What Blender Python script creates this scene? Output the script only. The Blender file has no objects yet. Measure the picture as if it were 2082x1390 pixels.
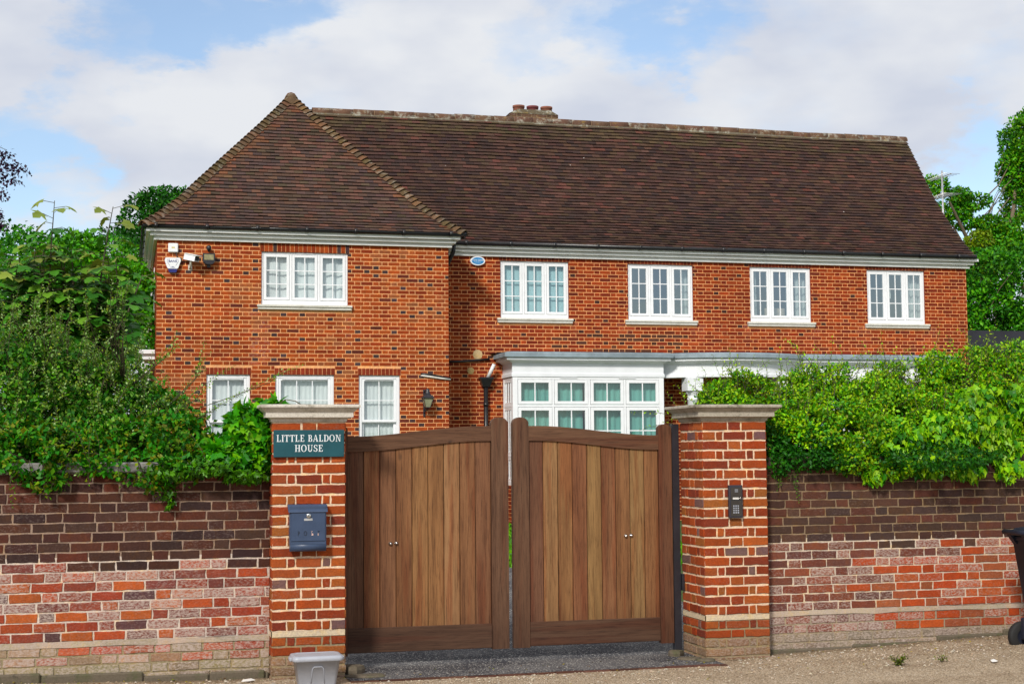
import bpy, math, random
import numpy as np
from mathutils import Vector, Matrix, noise
random.seed(7); RNG = np.random.default_rng(11)
S = bpy.context.scene
COL = S.collection
R = math.radians

# ---------------------------------------------------------------- camera
FPX = 3050.0; YAW = R(14.5); PITCH = math.atan(226/3050); ROLL = .008; EYE = 1.68
sa, ca, sp, cp = math.sin(YAW), math.cos(YAW), math.sin(PITCH), math.cos(PITCH)
FW = Vector((sa*cp, ca*cp, sp)); r0 = Vector((ca, -sa, 0)); u0 = Vector((-sa*sp, -ca*sp, cp))
RT = (r0 - ROLL*u0).normalized(); UP = (u0 + ROLL*r0).normalized()
cam_d = bpy.data.cameras.new('camera'); cam = bpy.data.objects.new('camera', cam_d); COL.objects.link(cam)
cam_d.sensor_width = 36; cam_d.lens = 36*FPX/2082; cam_d.sensor_fit = 'HORIZONTAL'
cam_d.clip_start = .1; cam_d.clip_end = 6000
M3 = Matrix((RT, UP, -FW)).transposed()
cam.matrix_world = Matrix.Translation((0, 0, EYE)) @ M3.to_4x4()
S.camera = cam

def ray(px, py):
    return FW + ((px-1041)/FPX)*RT + ((695-py)/FPX)*UP
def at(px, py, Y):
    d = ray(px, py); k = Y/d.y
    return Vector((d.x*k, Y, EYE + d.z*k))

# ---------------------------------------------------------------- world, sun, exposure
SUN_EL, SUN_AZ = 36, 214          # azimuth measured clockwise from +Y: behind the camera, to the left
SKY_STRENGTH = .135
w = bpy.data.worlds.new('World'); S.world = w; w.use_nodes = True
nt = w.node_tree; nt.nodes.clear()
def wn(t, **k):
    n = nt.nodes.new(t)
    for a, v in k.items(): setattr(n, a, v)
    return n
def wl(a, b): nt.links.new(a, b)
def wmath(op, a, b=None, clamp=False):
    n = wn('ShaderNodeMath', operation=op, use_clamp=clamp)
    for i, v in enumerate((a, b)):
        if v is None: continue
        if isinstance(v, (int, float)): n.inputs[i].default_value = v
        else: wl(v, n.inputs[i])
    return n.outputs[0]
sky = wn('ShaderNodeTexSky', sky_type='NISHITA', sun_disc=False)
sky.sun_elevation = R(SUN_EL); sky.sun_rotation = R(SUN_AZ); sky.air_density = 1.0; sky.dust_density = .3; sky.ozone_density = 1.6
bg_sky = wn('ShaderNodeBackground'); bg_sky.inputs[1].default_value = SKY_STRENGTH
wl(sky.outputs[0], bg_sky.inputs[0])
tc = wn('ShaderNodeTexCoord')
mp = wn('ShaderNodeMapping'); mp.inputs['Scale'].default_value = (1, 1, 2.1); wl(tc.outputs['Generated'], mp.inputs[0])
n1 = wn('ShaderNodeTexNoise'); n1.inputs['Scale'].default_value = 6.5; n1.inputs['Detail'].default_value = 9; n1.inputs['Roughness'].default_value = .56
wl(mp.outputs[0], n1.inputs['Vector'])
n2 = wn('ShaderNodeTexNoise'); n2.inputs['Scale'].default_value = 9; n2.inputs['Detail'].default_value = 4
wl(mp.outputs[0], n2.inputs['Vector'])
# openings of blue between the clouds, each a direction on the sky and an angular radius
gaps = [(240, 50, 3.8, 1.2), (430, 10, 3.6, 1.1), (600, -10, 3.0, .7), (1110, 100, 1.8, .4), (1290, 5, 3.0, .7), (1400, 20, 2.2, .55), (40, 280, 2.6, 1.0), (110, 385, 2.6, .75),
        (-90, 430, 3.0, .8), (1990, 400, 4.2, .85), (2060, 150, 3.2, .6), (700, -60, 2.5, .5), (1960, 330, 3.0, .45)]
nw = wn('ShaderNodeTexNoise'); nw.inputs['Scale'].default_value = 9; nw.inputs['Detail'].default_value = 7; nw.inputs['Roughness'].default_value = .6
wl(mp.outputs[0], nw.inputs['Vector'])
ws = wn('ShaderNodeVectorMath', operation='SUBTRACT'); wl(nw.outputs['Color'], ws.inputs[0]); ws.inputs[1].default_value = (.5, .5, .5)
wsc = wn('ShaderNodeVectorMath', operation='SCALE'); wl(ws.outputs[0], wsc.inputs[0]); wsc.inputs['Scale'].default_value = .17
wv_ = wn('ShaderNodeVectorMath', operation='ADD'); wl(tc.outputs['Generated'], wv_.inputs[0]); wl(wsc.outputs[0], wv_.inputs[1])
wnm = wn('ShaderNodeVectorMath', operation='NORMALIZE'); wl(wv_.outputs[0], wnm.inputs[0])
tot = None
for gx, gy, rad, wgt in gaps+[(-1000, 600, 9, 1.0), (-1400, 560, 8, 1.0), (-1800, 600, 7, 1.0), (-700, 560, 6, .6)]:
    if gx < -500: d = ray(-gx, gy); d = Vector((d.x, -d.y, d.z)).normalized()      # the sky mirrored in the upper windows
    else: d = ray(gx, gy).normalized()
    vm = wn('ShaderNodeVectorMath', operation='DOT_PRODUCT'); wl(wnm.outputs[0], vm.inputs[0]); vm.inputs[1].default_value = d
    mr = wn('ShaderNodeMapRange', interpolation_type='SMOOTHSTEP')
    mr.inputs['From Min'].default_value = math.cos(R(rad)); mr.inputs['From Max'].default_value = 1.0
    mr.inputs['To Min'].default_value = 0; mr.inputs['To Max'].default_value = wgt
    wl(vm.outputs['Value'], mr.inputs['Value'])
    tot = mr.outputs[0] if tot is None else wmath('ADD', tot, mr.outputs[0])
m = wmath('SUBTRACT', wmath('MULTIPLY', n1.outputs['Fac'], 2.6), tot)
mask = wn('ShaderNodeMapRange', interpolation_type='SMOOTHSTEP'); mask.inputs['From Min'].default_value = .1; mask.inputs['From Max'].default_value = 1.2; mask.inputs['To Min'].default_value = .12
wl(m, mask.inputs['Value'])
cr = wn('ShaderNodeValToRGB'); cr.color_ramp.elements[0].position = .33; cr.color_ramp.elements[0].color = (.70, .75, .87, 1)
cr.color_ramp.elements[1].position = .62; cr.color_ramp.elements[1].color = (.91, .935, .98, 1)
wl(n2.outputs['Fac'], cr.inputs[0])
bg_c = wn('ShaderNodeBackground'); bg_c.inputs[1].default_value = .76; wl(cr.outputs[0], bg_c.inputs[0])
mixw = wn('ShaderNodeMixShader'); wl(mask.outputs[0], mixw.inputs[0]); wl(bg_sky.outputs[0], mixw.inputs[1]); wl(bg_c.outputs[0], mixw.inputs[2])
wo = wn('ShaderNodeOutputWorld'); wl(mixw.outputs[0], wo.inputs[0])

sd = bpy.data.lights.new('sun', 'SUN'); sd.energy = 3.0; sd.angle = R(8); sd.color = (1, .95, .87)
sun = bpy.data.objects.new('sun', sd); COL.objects.link(sun)
az, el = R(SUN_AZ), R(SUN_EL)
tosun = Vector((math.sin(az)*math.cos(el), math.cos(az)*math.cos(el), math.sin(el)))
sun.rotation_euler = tosun.to_track_quat('Z', 'Y').to_euler(); sun.location = (0, -20, 40)
S.view_settings.view_transform = 'Standard'; S.view_settings.look = 'None'; S.view_settings.gamma = 1
S.view_settings.exposure = .22

# ---------------------------------------------------------------- helpers
def lin(r, g, b):
    f = lambda c: (c/255/12.92) if c/255 <= .04045 else ((c/255+.055)/1.055)**2.4
    return (f(r), f(g), f(b))
def jit(c, a=.12, b=.05):
    k = 1 + random.uniform(-a, a)
    return tuple(max(0, x*k*(1+random.uniform(-b, b))) for x in c)
def mixc(a, b, t): return tuple(x*(1-t)+y*t for x, y in zip(a, b))
def origin(o):
    v = Vector((0, 0, 0))
    while o: v += o.location; o = o.parent
    return v
def tag(o, label=None, cat=None, group=None, kind=None):
    if label: o['label'] = label
    if cat: o['category'] = cat
    if group: o['group'] = group
    if kind: o['kind'] = kind
    return o
def thing(name, label, cat, loc=(0, 0, 0), group=None):
    o = bpy.data.objects.new(name, None); COL.objects.link(o); o.location = loc; o.empty_display_size = .2
    return tag(o, label, cat, group)

class MB:
    def __init__(s): s.v = []; s.f = []; s.c = []; s.sm = []
    def add(s, vs, fs, col=(1, 1, 1, 0), smooth=False):
        b = len(s.v); s.v += [tuple(p) for p in vs]
        col = tuple(col)+((0,) if len(col) == 3 else ())
        for f in fs: s.f.append(tuple(i+b for i in f)); s.c.append(col); s.sm.append(smooth)
    def hexa(s, p, col=(1, 1, 1, 0)):     # p: 8 points, bottom ring 0-3 then top ring 4-7
        s.add(p, [(0, 3, 2, 1), (4, 5, 6, 7), (0, 1, 5, 4), (1, 2, 6, 5), (2, 3, 7, 6), (3, 0, 4, 7)], col)
    def box(s, x0, x1, y0, y1, z0, z1, col=(1, 1, 1, 0)):
        s.hexa([(x0, y0, z0), (x1, y0, z0), (x1, y1, z0), (x0, y1, z0), (x0, y0, z1), (x1, y0, z1), (x1, y1, z1), (x0, y1, z1)], col)
    def bbox(s, x0, x1, y0, y1, z0, z1, b=.004, col=(1, 1, 1, 0)):   # box with chamfered edges
        v = []; idx = {}
        for sx in (0, 1):
            for sy in (0, 1):
                for sz in (0, 1):
                    X = (x0, x1)[sx]; Y = (y0, y1)[sy]; Z = (z0, z1)[sz]
                    dx = b if sx == 0 else -b; dy = b if sy == 0 else -b; dz = b if sz == 0 else -b
                    for k, p in enumerate(((X, Y+dy, Z+dz), (X+dx, Y, Z+dz), (X+dx, Y+dy, Z))):
                        idx[(sx, sy, sz, k)] = len(v); v.append(p)
        f = []
        for k in range(3):
            for t in (0, 1):
                o = [a for a in range(3) if a != k]
                ring = []
                for (i, j) in ((0, 0), (1, 0), (1, 1), (0, 1)):
                    c = [0, 0, 0]; c[k] = t; c[o[0]] = i; c[o[1]] = j; ring.append(idx[(*c, k)])
                if (t == 0) != (k == 1): ring = ring[::-1]
                f.append(ring)
        for k in range(3):            # edges along axis k
            o = [a for a in range(3) if a != k]
            for i in (0, 1):
                for j in (0, 1):
                    c0 = [0, 0, 0]; c0[o[0]] = i; c0[o[1]] = j; c1 = list(c0); c1[k] = 1
                    f.append([idx[(*c0, o[0])], idx[(*c1, o[0])], idx[(*c1, o[1])], idx[(*c0, o[1])]])
        for sx in (0, 1):
            for sy in (0, 1):
                for sz in (0, 1): f.append([idx[(sx, sy, sz, k)] for k in range(3)])
        s.add(v, f, col)
    def prism(s, poly, y0, y1, col=(1, 1, 1, 0), smooth=False):     # poly in (x,z), counter clockwise seen from the front (-Y)
        n = len(poly)
        v = [(x, y0, z) for x, z in poly]+[(x, y1, z) for x, z in poly]
        s.add(v, [tuple(range(n)), tuple(range(2*n-1, n-1, -1))]+[((i+1) % n, i, n+i, n+(i+1) % n) for i in range(n)], col, smooth)
    def prism_x(s, poly, x0, x1, col=(1, 1, 1, 0)):   # poly in (y,z)
        n = len(poly)
        v = [(x0, y, z) for y, z in poly]+[(x1, y, z) for y, z in poly]
        s.add(v, [tuple(range(n)), tuple(range(2*n-1, n-1, -1))]+[((i+1) % n, i, n+i, n+(i+1) % n) for i in range(n)], col)
    def prism_z(s, poly, z0, z1, col=(1, 1, 1, 0)):
        n = len(poly)
        v = [(x, y, z0) for x, y in poly]+[(x, y, z1) for x, y in poly]
        s.add(v, [tuple(range(n-1, -1, -1)), tuple(range(n, 2*n))]+[(i, (i+1) % n, n+(i+1) % n, n+i) for i in range(n)], col)
    def tube(s, pts, rad, n=8, col=(1, 1, 1, 0), cap=True):
        pts = [Vector(p) for p in pts]
        if not hasattr(rad, '__len__'): rad = [rad]*len(pts)
        v = []; up = Vector((0, 0, 1)); prev = None
        for i, p in enumerate(pts):
            t = (pts[min(i+1, len(pts)-1)]-pts[max(i-1, 0)])
            t = t.normalized() if t.length > 1e-9 else Vector((0, 0, 1))
            a = prev if prev is not None else (up if abs(t.z) < .9 else Vector((1, 0, 0)))
            x = (a - t*a.dot(t))
            x = x.normalized() if x.length > 1e-6 else t.orthogonal().normalized()
            prev = x; y = t.cross(x)
            for k in range(n):
                q = 2*math.pi*k/n; v.append(p+rad[i]*(math.cos(q)*x+math.sin(q)*y))
        f = [(i*n+k, i*n+(k+1) % n, (i+1)*n+(k+1) % n, (i+1)*n+k) for i in range(len(pts)-1) for k in range(n)]
        s.add(v, f, col, True)
        if cap:
            b = len(s.v)-len(v); m_ = (len(pts)-1)*n
            for ring in (tuple(range(n-1, -1, -1)), tuple(m_+k for k in range(n))):
                s.f.append(tuple(b+i for i in ring)); s.c.append(tuple(col)+((0,) if len(col) == 3 else ())); s.sm.append(False)
    def lathe(s, prof, c, n=20, axis='z', col=(1, 1, 1, 0)):
        v = []
        for r_, h in prof:
            for k in range(n):
                q = 2*math.pi*k/n; a, b_ = r_*math.cos(q), r_*math.sin(q)
                v.append({'z': (c[0]+a, c[1]+b_, c[2]+h), 'y': (c[0]+a, c[1]+h, c[2]-b_), 'x': (c[0]+h, c[1]+a, c[2]+b_)}[axis])
        f = [(i*n+k, i*n+(k+1) % n, (i+1)*n+(k+1) % n, (i+1)*n+k) for i in range(len(prof)-1) for k in range(n)]
        s.add(v, f, col, True)
    def build(s, name, mat, parent=None):
        me = bpy.data.meshes.new(name)
        o0 = origin(parent) if parent else Vector((0, 0, 0))
        me.from_pydata([(x-o0.x, y-o0.y, z-o0.z) for x, y, z in s.v], [], s.f)
        a = me.attributes.new('col', 'FLOAT_COLOR', 'FACE')
        a.data.foreach_set('color', np.array(s.c, dtype=np.float32).ravel())
        me.polygons.foreach_set('use_smooth', s.sm)
        me.materials.append(mat); me.update()
        o = bpy.data.objects.new(name, me); COL.objects.link(o)
        if parent: o.parent = parent
        return o

# ---------------------------------------------------------------- materials
MATS = {}
class NT:
    def __init__(s, name):
        s.m = bpy.data.materials.new(name); s.m.use_nodes = True; s.t = s.m.node_tree; s.t.nodes.clear()
        s.out = s.t.nodes.new('ShaderNodeOutputMaterial')
    def n(s, t, **k):
        n = s.t.nodes.new(t)
        for a, v in k.items(): setattr(n, a, v)
        return n
    def l(s, a, b): s.t.links.new(a, b)
    def setin(s, sock, v):
        if isinstance(v, bpy.types.NodeSocket): s.l(v, sock)
        elif hasattr(v, '__len__') and sock.type == 'RGBA' and len(v) == 3: sock.default_value = (*v, 1)
        else: sock.default_value = v
    def noise(s, scale, detail=4, rough=.55, vec=None, stretch=None):
        n = s.n('ShaderNodeTexNoise'); n.inputs['Scale'].default_value = scale; n.inputs['Detail'].default_value = detail; n.inputs['Roughness'].default_value = rough
        if vec is None: vec = s.n('ShaderNodeTexCoord').outputs['Object']
        if stretch:
            mp = s.n('ShaderNodeMapping'); mp.inputs['Scale'].default_value = stretch; s.l(vec, mp.inputs[0]); vec = mp.outputs[0]
        s.l(vec, n.inputs['Vector']); return n.outputs['Fac']
    def rng(s, v, a, b, c=0, d=1, smooth=True):
        n = s.n('ShaderNodeMapRange'); n.interpolation_type = 'SMOOTHSTEP' if smooth else 'LINEAR'
        for k, x in zip(('From Min', 'From Max', 'To Min', 'To Max'), (a, b, c, d)): n.inputs[k].default_value = x
        s.l(v, n.inputs['Value']); return n.outputs[0]
    def mix(s, f, a, b, mode='MIX'):
        n = s.n('ShaderNodeMix', data_type='RGBA', blend_type=mode)
        s.setin(n.inputs[0], f); s.setin(n.inputs[6], a); s.setin(n.inputs[7], b); return n.outputs[2]
    def math(s, op, a, b=0.0):
        n = s.n('ShaderNodeMath', operation=op); s.setin(n.inputs[0], a); s.setin(n.inputs[1], b); return n.outputs[0]
    def attr(s):
        return s.n('ShaderNodeAttribute', attribute_name='col')
    def prin(s, col, rough=.6, metal=0, spec=.5, bump=None, bstr=.3, bdist=.01):
        p = s.n('ShaderNodeBsdfPrincipled'); s.setin(p.inputs['Base Color'], col); s.setin(p.inputs['Roughness'], rough)
        p.inputs['Metallic'].default_value = metal; p.inputs['Specular IOR Level'].default_value = spec
        if bump is not None:
            b = s.n('ShaderNodeBump'); b.inputs['Strength'].default_value = bstr; b.inputs['Distance'].default_value = bdist
            s.l(bump, b.inputs['Height']); s.l(b.outputs[0], p.inputs['Normal'])
        return p
    def done(s, sh):
        s.l(sh.outputs[0] if hasattr(sh, 'outputs') else sh, s.out.inputs[0]); return s.m

def plain(name, col, rough=.5, metal=0, spec=.5, vary=.12, nscale=9, bstr=.08):
    t = NT(name); f = t.noise(nscale, 6, .6)
    c = t.mix(t.rng(f, .3, .7), tuple(x*(1-vary) for x in col), tuple(min(1, x*(1+vary)) for x in col))
    f2 = t.noise(nscale*14, 3)
    return t.done(t.prin(c, t.rng(f, .3, .7, rough*.9, min(1, rough*1.1)), metal, spec, f2, bstr, .003))

def brick_mat(name, eff_col, fine=60, drift=.0):
    t = NT(name); a = t.attr(); c = a.outputs['Color']
    f = t.noise(fine, 6, .65); g = t.noise(fine*.16, 5, .6); e = t.noise(fine*.95, 8, .72, stretch=(.7, 1, 1.25)); h = t.noise(fine*.22, 4, .6); big = t.noise(.55, 4, .6, stretch=(1, 1, .6))
    c = t.mix(t.rng(f, .3, .72, 0, .6), c, t.mix(1.0, c, (.55, .5, .5), 'MULTIPLY'))
    c = t.mix(t.rng(g, .35, .7, 0, .5), c, t.mix(1.0, c, (1.3, 1.25, 1.2), 'MULTIPLY'))
    c = t.mix(t.rng(h, .48, .68, 0, .6), c, t.mix(1.0, c, (1.25, 1.1, .72), 'MULTIPLY'))
    c = t.mix(t.rng(big, .42, .68, 0, drift), c, t.mix(1.0, c, (.74, .74, .8), 'MULTIPLY'))
    ef = t.math('MULTIPLY', t.rng(t.math('ADD', e, t.math('MULTIPLY', a.outputs['Alpha'], .26)), .52, .78), t.math('MINIMUM', t.math('MULTIPLY', a.outputs['Alpha'], 1.7), .85))
    c = t.mix(ef, c, eff_col)
    return t.done(t.prin(c, .88, 0, .2, f, .6, .006))
MATS['house_brick'] = brick_mat('house_brick', (.40, .30, .25), 38, .75)
MATS['near_brick'] = brick_mat('near_brick', (.46, .37, .32), 75, .4)

def tile_mat():
    t = NT('roof_tile'); a = t.attr(); c = a.outputs['Color']
    f = t.noise(30, 6, .65); g = t.noise(1.1, 4, .6); sp_ = t.noise(9, 2, .5); lic = t.noise(4.2, 8, .7)
    c = t.mix(t.rng(f, .3, .7, 0, .55), c, t.mix(1.0, c, (.6, .6, .62), 'MULTIPLY'))
    c = t.mix(t.rng(g, .4, .75, 0, .55), c, t.mix(1.0, c, (.62, .72, .8), 'MULTIPLY'))
    c = t.mix(t.math('MULTIPLY', t.rng(lic, .6, .72, 0, .5), t.rng(f, .45, .6)), c, (.17, .13, .06))
    v = t.n('ShaderNodeTexVoronoi'); v.inputs['Scale'].default_value = 2.3; t.l(t.n('ShaderNodeTexCoord').outputs['Object'], v.inputs['Vector'])
    spot = t.math('MULTIPLY', t.rng(v.outputs['Distance'], .045, .02), t.rng(sp_, .52, .6))
    c = t.mix(spot, c, (.62, .6, .56))
    return t.done(t.prin(c, .85, 0, .22, f, .5, .006))
MATS['tile'] = tile_mat()
def ridge_mat():
    t = NT('ridge_tile'); a = t.attr(); c = a.outputs['Color']
    f = t.noise(18, 6, .65); e = t.noise(7, 7, .7); y = t.noise(5, 6, .7, stretch=(1, 1, 1.3))
    c = t.mix(t.rng(f, .3, .7, 0, .6), c, t.mix(1.0, c, (.6, .6, .6), 'MULTIPLY'))
    c = t.mix(t.math('MULTIPLY', t.rng(e, .5, .66), a.outputs['Alpha']), c, (.42, .41, .34))
    c = t.mix(t.math('MULTIPLY', t.rng(y, .56, .68, 0, .7), a.outputs['Alpha']), c, (.33, .21, .03))
    return t.done(t.prin(c, .9, 0, .2, f, .6, .01))
MATS['ridge'] = ridge_mat()

def stone_mat(name, col, moss=(.16, .15, .08), dark=(.12, .11, .09), amt=.5):
    t = NT(name); f = t.noise(70, 6, .7); g = t.noise(6, 6, .65); h = t.noise(14, 8, .72)
    c = t.mix(t.rng(f, .3, .7), tuple(x*.8 for x in col), tuple(min(1, x*1.12) for x in col))
    c = t.mix(t.rng(g, .45, .7, 0, amt), c, moss)
    c = t.mix(t.rng(h, .55, .72, 0, amt*1.3), c, dark)
    return t.done(t.prin(c, .92, 0, .2, f, .6, .004))
MATS['cap_stone'] = stone_mat('cap_stone', (.60, .56, .49), (.22, .19, .12), (.13, .11, .08), amt=.6)
MATS['cap_stone_grey'] = stone_mat('cap_stone_grey', (.40, .36, .29), (.13, .12, .07), (.09, .08, .06), .8)
MATS['coping'] = stone_mat('coping', (.24, .23, .22), amt=.5)
MATS['coping_dark'] = stone_mat('coping_dark', (.075, .05, .042), (.05, .05, .03), (.03, .025, .02), .5)
MATS['sill'] = stone_mat('sill_stone', (.66, .64, .57), (.33, .31, .2), (.3, .28, .22), .35)
MATS['rubble'] = stone_mat('rubble', (.13, .105, .075), (.07, .08, .03), (.04, .035, .025), .8)
MATS['white'] = plain('white_paint', (.84, .85, .87), .35, vary=.03)
MATS['cornice'] = plain('cornice_paint', (.88, .88, .86), .5, vary=.05, nscale=4)
MATS['fascia'] = plain('fascia_paint', (.80, .82, .85), .45, vary=.05, nscale=3)
MATS['black_pipe'] = plain('black_gutter', (.012, .012, .014), .35)
MATS['lead'] = plain('lead_sheet', (.24, .30, .34), .5, vary=.25, nscale=3)
MATS['dark_metal'] = plain('dark_metal', (.02, .02, .026), .4)
MATS['steel'] = plain('steel', (.7, .7, .68), .25, 1.0)
MATS['alu'] = plain('aluminium', (.6, .6, .6), .4, .8)
MATS['soffit'] = plain('soffit_paint', (.35, .34, .16), .7)
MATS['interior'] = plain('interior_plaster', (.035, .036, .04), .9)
MATS['blue_box'] = plain('blue_paint', (.034, .058, .115), .45, vary=.08)
MATS['sign_board'] = plain('sign_paint', (.004, .066, .085), .4, vary=.12)
MATS['sign_letter'] = plain('letter_paint', (.72, .76, .78), .5, vary=.1)
MATS['letter_dark'] = plain('letter_cutout', (.008, .01, .02), .6)
MATS['letter_pink'] = plain('letter_backing', (.6, .42, .38), .6)
MATS['navy'] = plain('navy_plastic', (.015, .02, .16), .35)
MATS['navy_ink'] = plain('navy_ink', (.02, .03, .18), .6)
MATS['yellow_ink'] = plain('yellow_ink', (.6, .5, .22), .6)
MATS['plaque_blue'] = plain('plaque_blue', (.01, .22, .52), .4)
MATS['grey_plastic'] = plain('grey_plastic', (.36, .38, .43), .42, vary=.06)
MATS['bin'] = plain('bin_plastic', (.010, .013, .028), .62, vary=.2, nscale=5)
MATS['rubber'] = plain('rubber', (.012, .012, .012), .8)
MATS['bronze'] = plain('bronze_plate', (.05, .042, .035), .45, .3)
MATS['keypad_case'] = plain('keypad_case', (.035, .033, .045), .4, .2)
MATS['button'] = plain('button_metal', (.42, .44, .5), .4, .4)
MATS['terracotta'] = plain('terracotta', (.21, .075, .045), .85, vary=.25)
MATS['terracotta_dark'] = plain('terracotta_dark', (.16, .035, .035), .8, vary=.25)
MATS['felt'] = plain('roof_felt', (.02, .021, .03), .7, vary=.3, nscale=2)
MATS['cable_white'] = plain('cable_white', (.6, .58, .52), .6)
MATS['paper'] = plain('paper', (.7, .68, .64), .8)
MATS['bark'] = stone_mat('bark', (.16, .12, .08), amt=.4)
MATS['stem'] = plain('stem', (.07, .062, .028), .8, vary=.3)
MATS['lantern_glass'] = plain('frosted_glass', (.30, .30, .19), .3, vary=.15)
MATS['flood_glass'] = plain('flood_glass', (.27, .24, .12), .25, vary=.2, nscale=20)

def cloth(name, col, trans=.25):
    t = NT(name); f = t.noise(12, 3, .5, stretch=(8, 1, .4))
    c = t.mix(t.rng(f, .3, .7), tuple(x*.88 for x in col), col)
    d = t.prin(c, .95, 0, .1); tr = t.n('ShaderNodeBsdfTranslucent'); t.setin(tr.inputs[0], c)
    mx = t.n('ShaderNodeMixShader'); mx.inputs[0].default_value = trans; t.l(d.outputs[0], mx.inputs[1]); t.l(tr.outputs[0], mx.inputs[2])
    return t.done(mx)
MATS['net'] = cloth('net_curtain', (.66, .72, .73), .06); MATS['teal_curtain'] = cloth('teal_curtain', (.13, .38, .33), .05)
MATS['blind'] = cloth('roller_blind', (.34, .54, .58), .04); MATS['pale_curtain'] = cloth('pale_curtain', (.62, .66, .66))
MATS['sand'] = plain('sand_panel', (.5, .4, .3), .7); MATS['orchid'] = plain('orchid_leaf', (.02, .022, .02), .6); MATS['petal'] = plain('orchid_petal', (.10, .04, .10), .6)
def glass_mat(name, refl, rough=0.0, tint=(.9, .96, .95)):
    t = NT(name); tr = t.n('ShaderNodeBsdfTransparent'); t.setin(tr.inputs[0], tint)
    gl = t.n('ShaderNodeBsdfGlossy'); gl.inputs['Roughness'].default_value = rough; t.setin(gl.inputs[0], (.95, .97, 1))
    nn = t.noise(1.6, 2); b = t.n('ShaderNodeBump'); b.inputs['Strength'].default_value = .12; b.inputs['Distance'].default_value = .02; t.l(nn, b.inputs['Height']); t.l(b.outputs[0], gl.inputs['Normal'])
    fr = t.n('ShaderNodeLayerWeight'); fr.inputs[0].default_value = .5
    mx = t.n('ShaderNodeMixShader'); t.l(t.math('ADD', t.math('MULTIPLY', t.math('POWER', fr.outputs['Facing'], 4.0), .8), refl), mx.inputs[0]); t.l(tr.outputs[0], mx.inputs[1]); t.l(gl.outputs[0], mx.inputs[2])
    return t.done(mx)
MATS['glass'] = glass_mat('window_glass', .24); MATS['glass_clear'] = glass_mat('window_glass_clear', .10, tint=(.97, .99, .98))

def wood_mat(name, stretch, dark=.5):
    t = NT(name); a = t.attr(); c = a.outputs['Color']
    wv = t.noise(3.0, 2, .5, stretch=tuple(s*.35 for s in stretch))
    tcn = t.n('ShaderNodeTexCoord'); vadd = t.n('ShaderNodeVectorMath', operation='ADD'); t.l(tcn.outputs['Object'], vadd.inputs[0])
    comb = t.n('ShaderNodeCombineXYZ'); t.l(t.math('MULTIPLY', a.outputs['Alpha'], 7.0), comb.inputs[1]); t.l(comb.outputs[0], vadd.inputs[1])
    f = t.noise(26, 7, .66, vec=vadd.outputs[0], stretch=stretch)
    g = t.noise(5, 4, .6, vec=vadd.outputs[0], stretch=tuple(s if s < 1 else s*.8 for s in stretch))
    fine = t.noise(150, 3, .7, vec=vadd.outputs[0], stretch=tuple(s if s >= 1 else s*.8 for s in stretch))
    c = t.mix(t.rng(g, .32, .68, 0, .62), c, t.mix(1.0, c, (.52, .4, .32), 'MULTIPLY'))
    c = t.mix(t.rng(f, .38, .7, 0, dark), c, t.mix(1.0, c, (.42, .36, .32), 'MULTIPLY'))
    red = t.noise(12, 4, .6, vec=vadd.outputs[0], stretch=stretch); mid = t.noise(62, 4, .7, vec=vadd.outputs[0], stretch=stretch)
    c = t.mix(t.rng(red, .5, .64, 0, .65), c, t.mix(1.0, c, (.8, .5, .38), 'MULTIPLY'))
    c = t.mix(t.rng(mid, .5, .68, 0, .6), c, t.mix(1.0, c, (.5, .42, .36), 'MULTIPLY'))
    c = t.mix(t.rng(mid, .45, .3, 0, .45), c, t.mix(1.0, c, (1.3, 1.25, 1.2), 'MULTIPLY'))
    c = t.mix(t.rng(fine, .5, .66, 0, .7), c, t.mix(1.0, c, (.4, .34, .3), 'MULTIPLY'))
    sep = t.n('ShaderNodeSeparateXYZ'); t.l(tcn.outputs['Object'], sep.inputs[0])        # splashed dirt and weathering at the foot
    dirt = t.math('MULTIPLY', t.rng(t.math('ADD', sep.outputs[2], t.math('MULTIPLY', mid, .35)), .62, .18), .7)
    c = t.mix(dirt, c, t.mix(1.0, c, (.62, .6, .62), 'MULTIPLY'))
    v = t.n('ShaderNodeTexVoronoi'); v.inputs['Scale'].default_value = 2.6; mpk = t.n('ShaderNodeMapping'); mpk.inputs['Scale'].default_value = (1, 1, .55); t.l(vadd.outputs[0], mpk.inputs[0]); t.l(mpk.outputs[0], v.inputs['Vector'])
    c = t.mix(t.rng(v.outputs['Distance'], .075, .02, 0, .75), c, (.03, .016, .01))
    return t.done(t.prin(c, t.rng(f, .3, .7, .55, .75), 0, .3, fine, .35, .003))
MATS['board'] = wood_mat('hardwood_board', (1, 1, .045)); MATS['rail'] = wood_mat('hardwood_rail', (.05, 1, 1.2)); MATS['stile'] = wood_mat('hardwood_stile', (1, 1, .05))

def leaf_mat(name, trans=.18, rough=.5, spec=.22):
    t = NT(name); a = t.attr(); c = a.outputs['Color']
    d = t.prin(c, rough, 0, spec)
    tr = t.n('ShaderNodeBsdfTranslucent'); t.l(t.mix(1.0, c, (1.35, 1.25, .55), 'MULTIPLY'), tr.inputs[0])
    mx = t.n('ShaderNodeMixShader'); mx.inputs[0].default_value = trans; t.l(d.outputs[0], mx.inputs[1]); t.l(tr.outputs[0], mx.inputs[2])
    return t.done(mx)
MATS['leaf'] = leaf_mat('leaf'); MATS['leaf_gloss'] = leaf_mat('leaf_glossy', .22, .42, .3)

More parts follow.
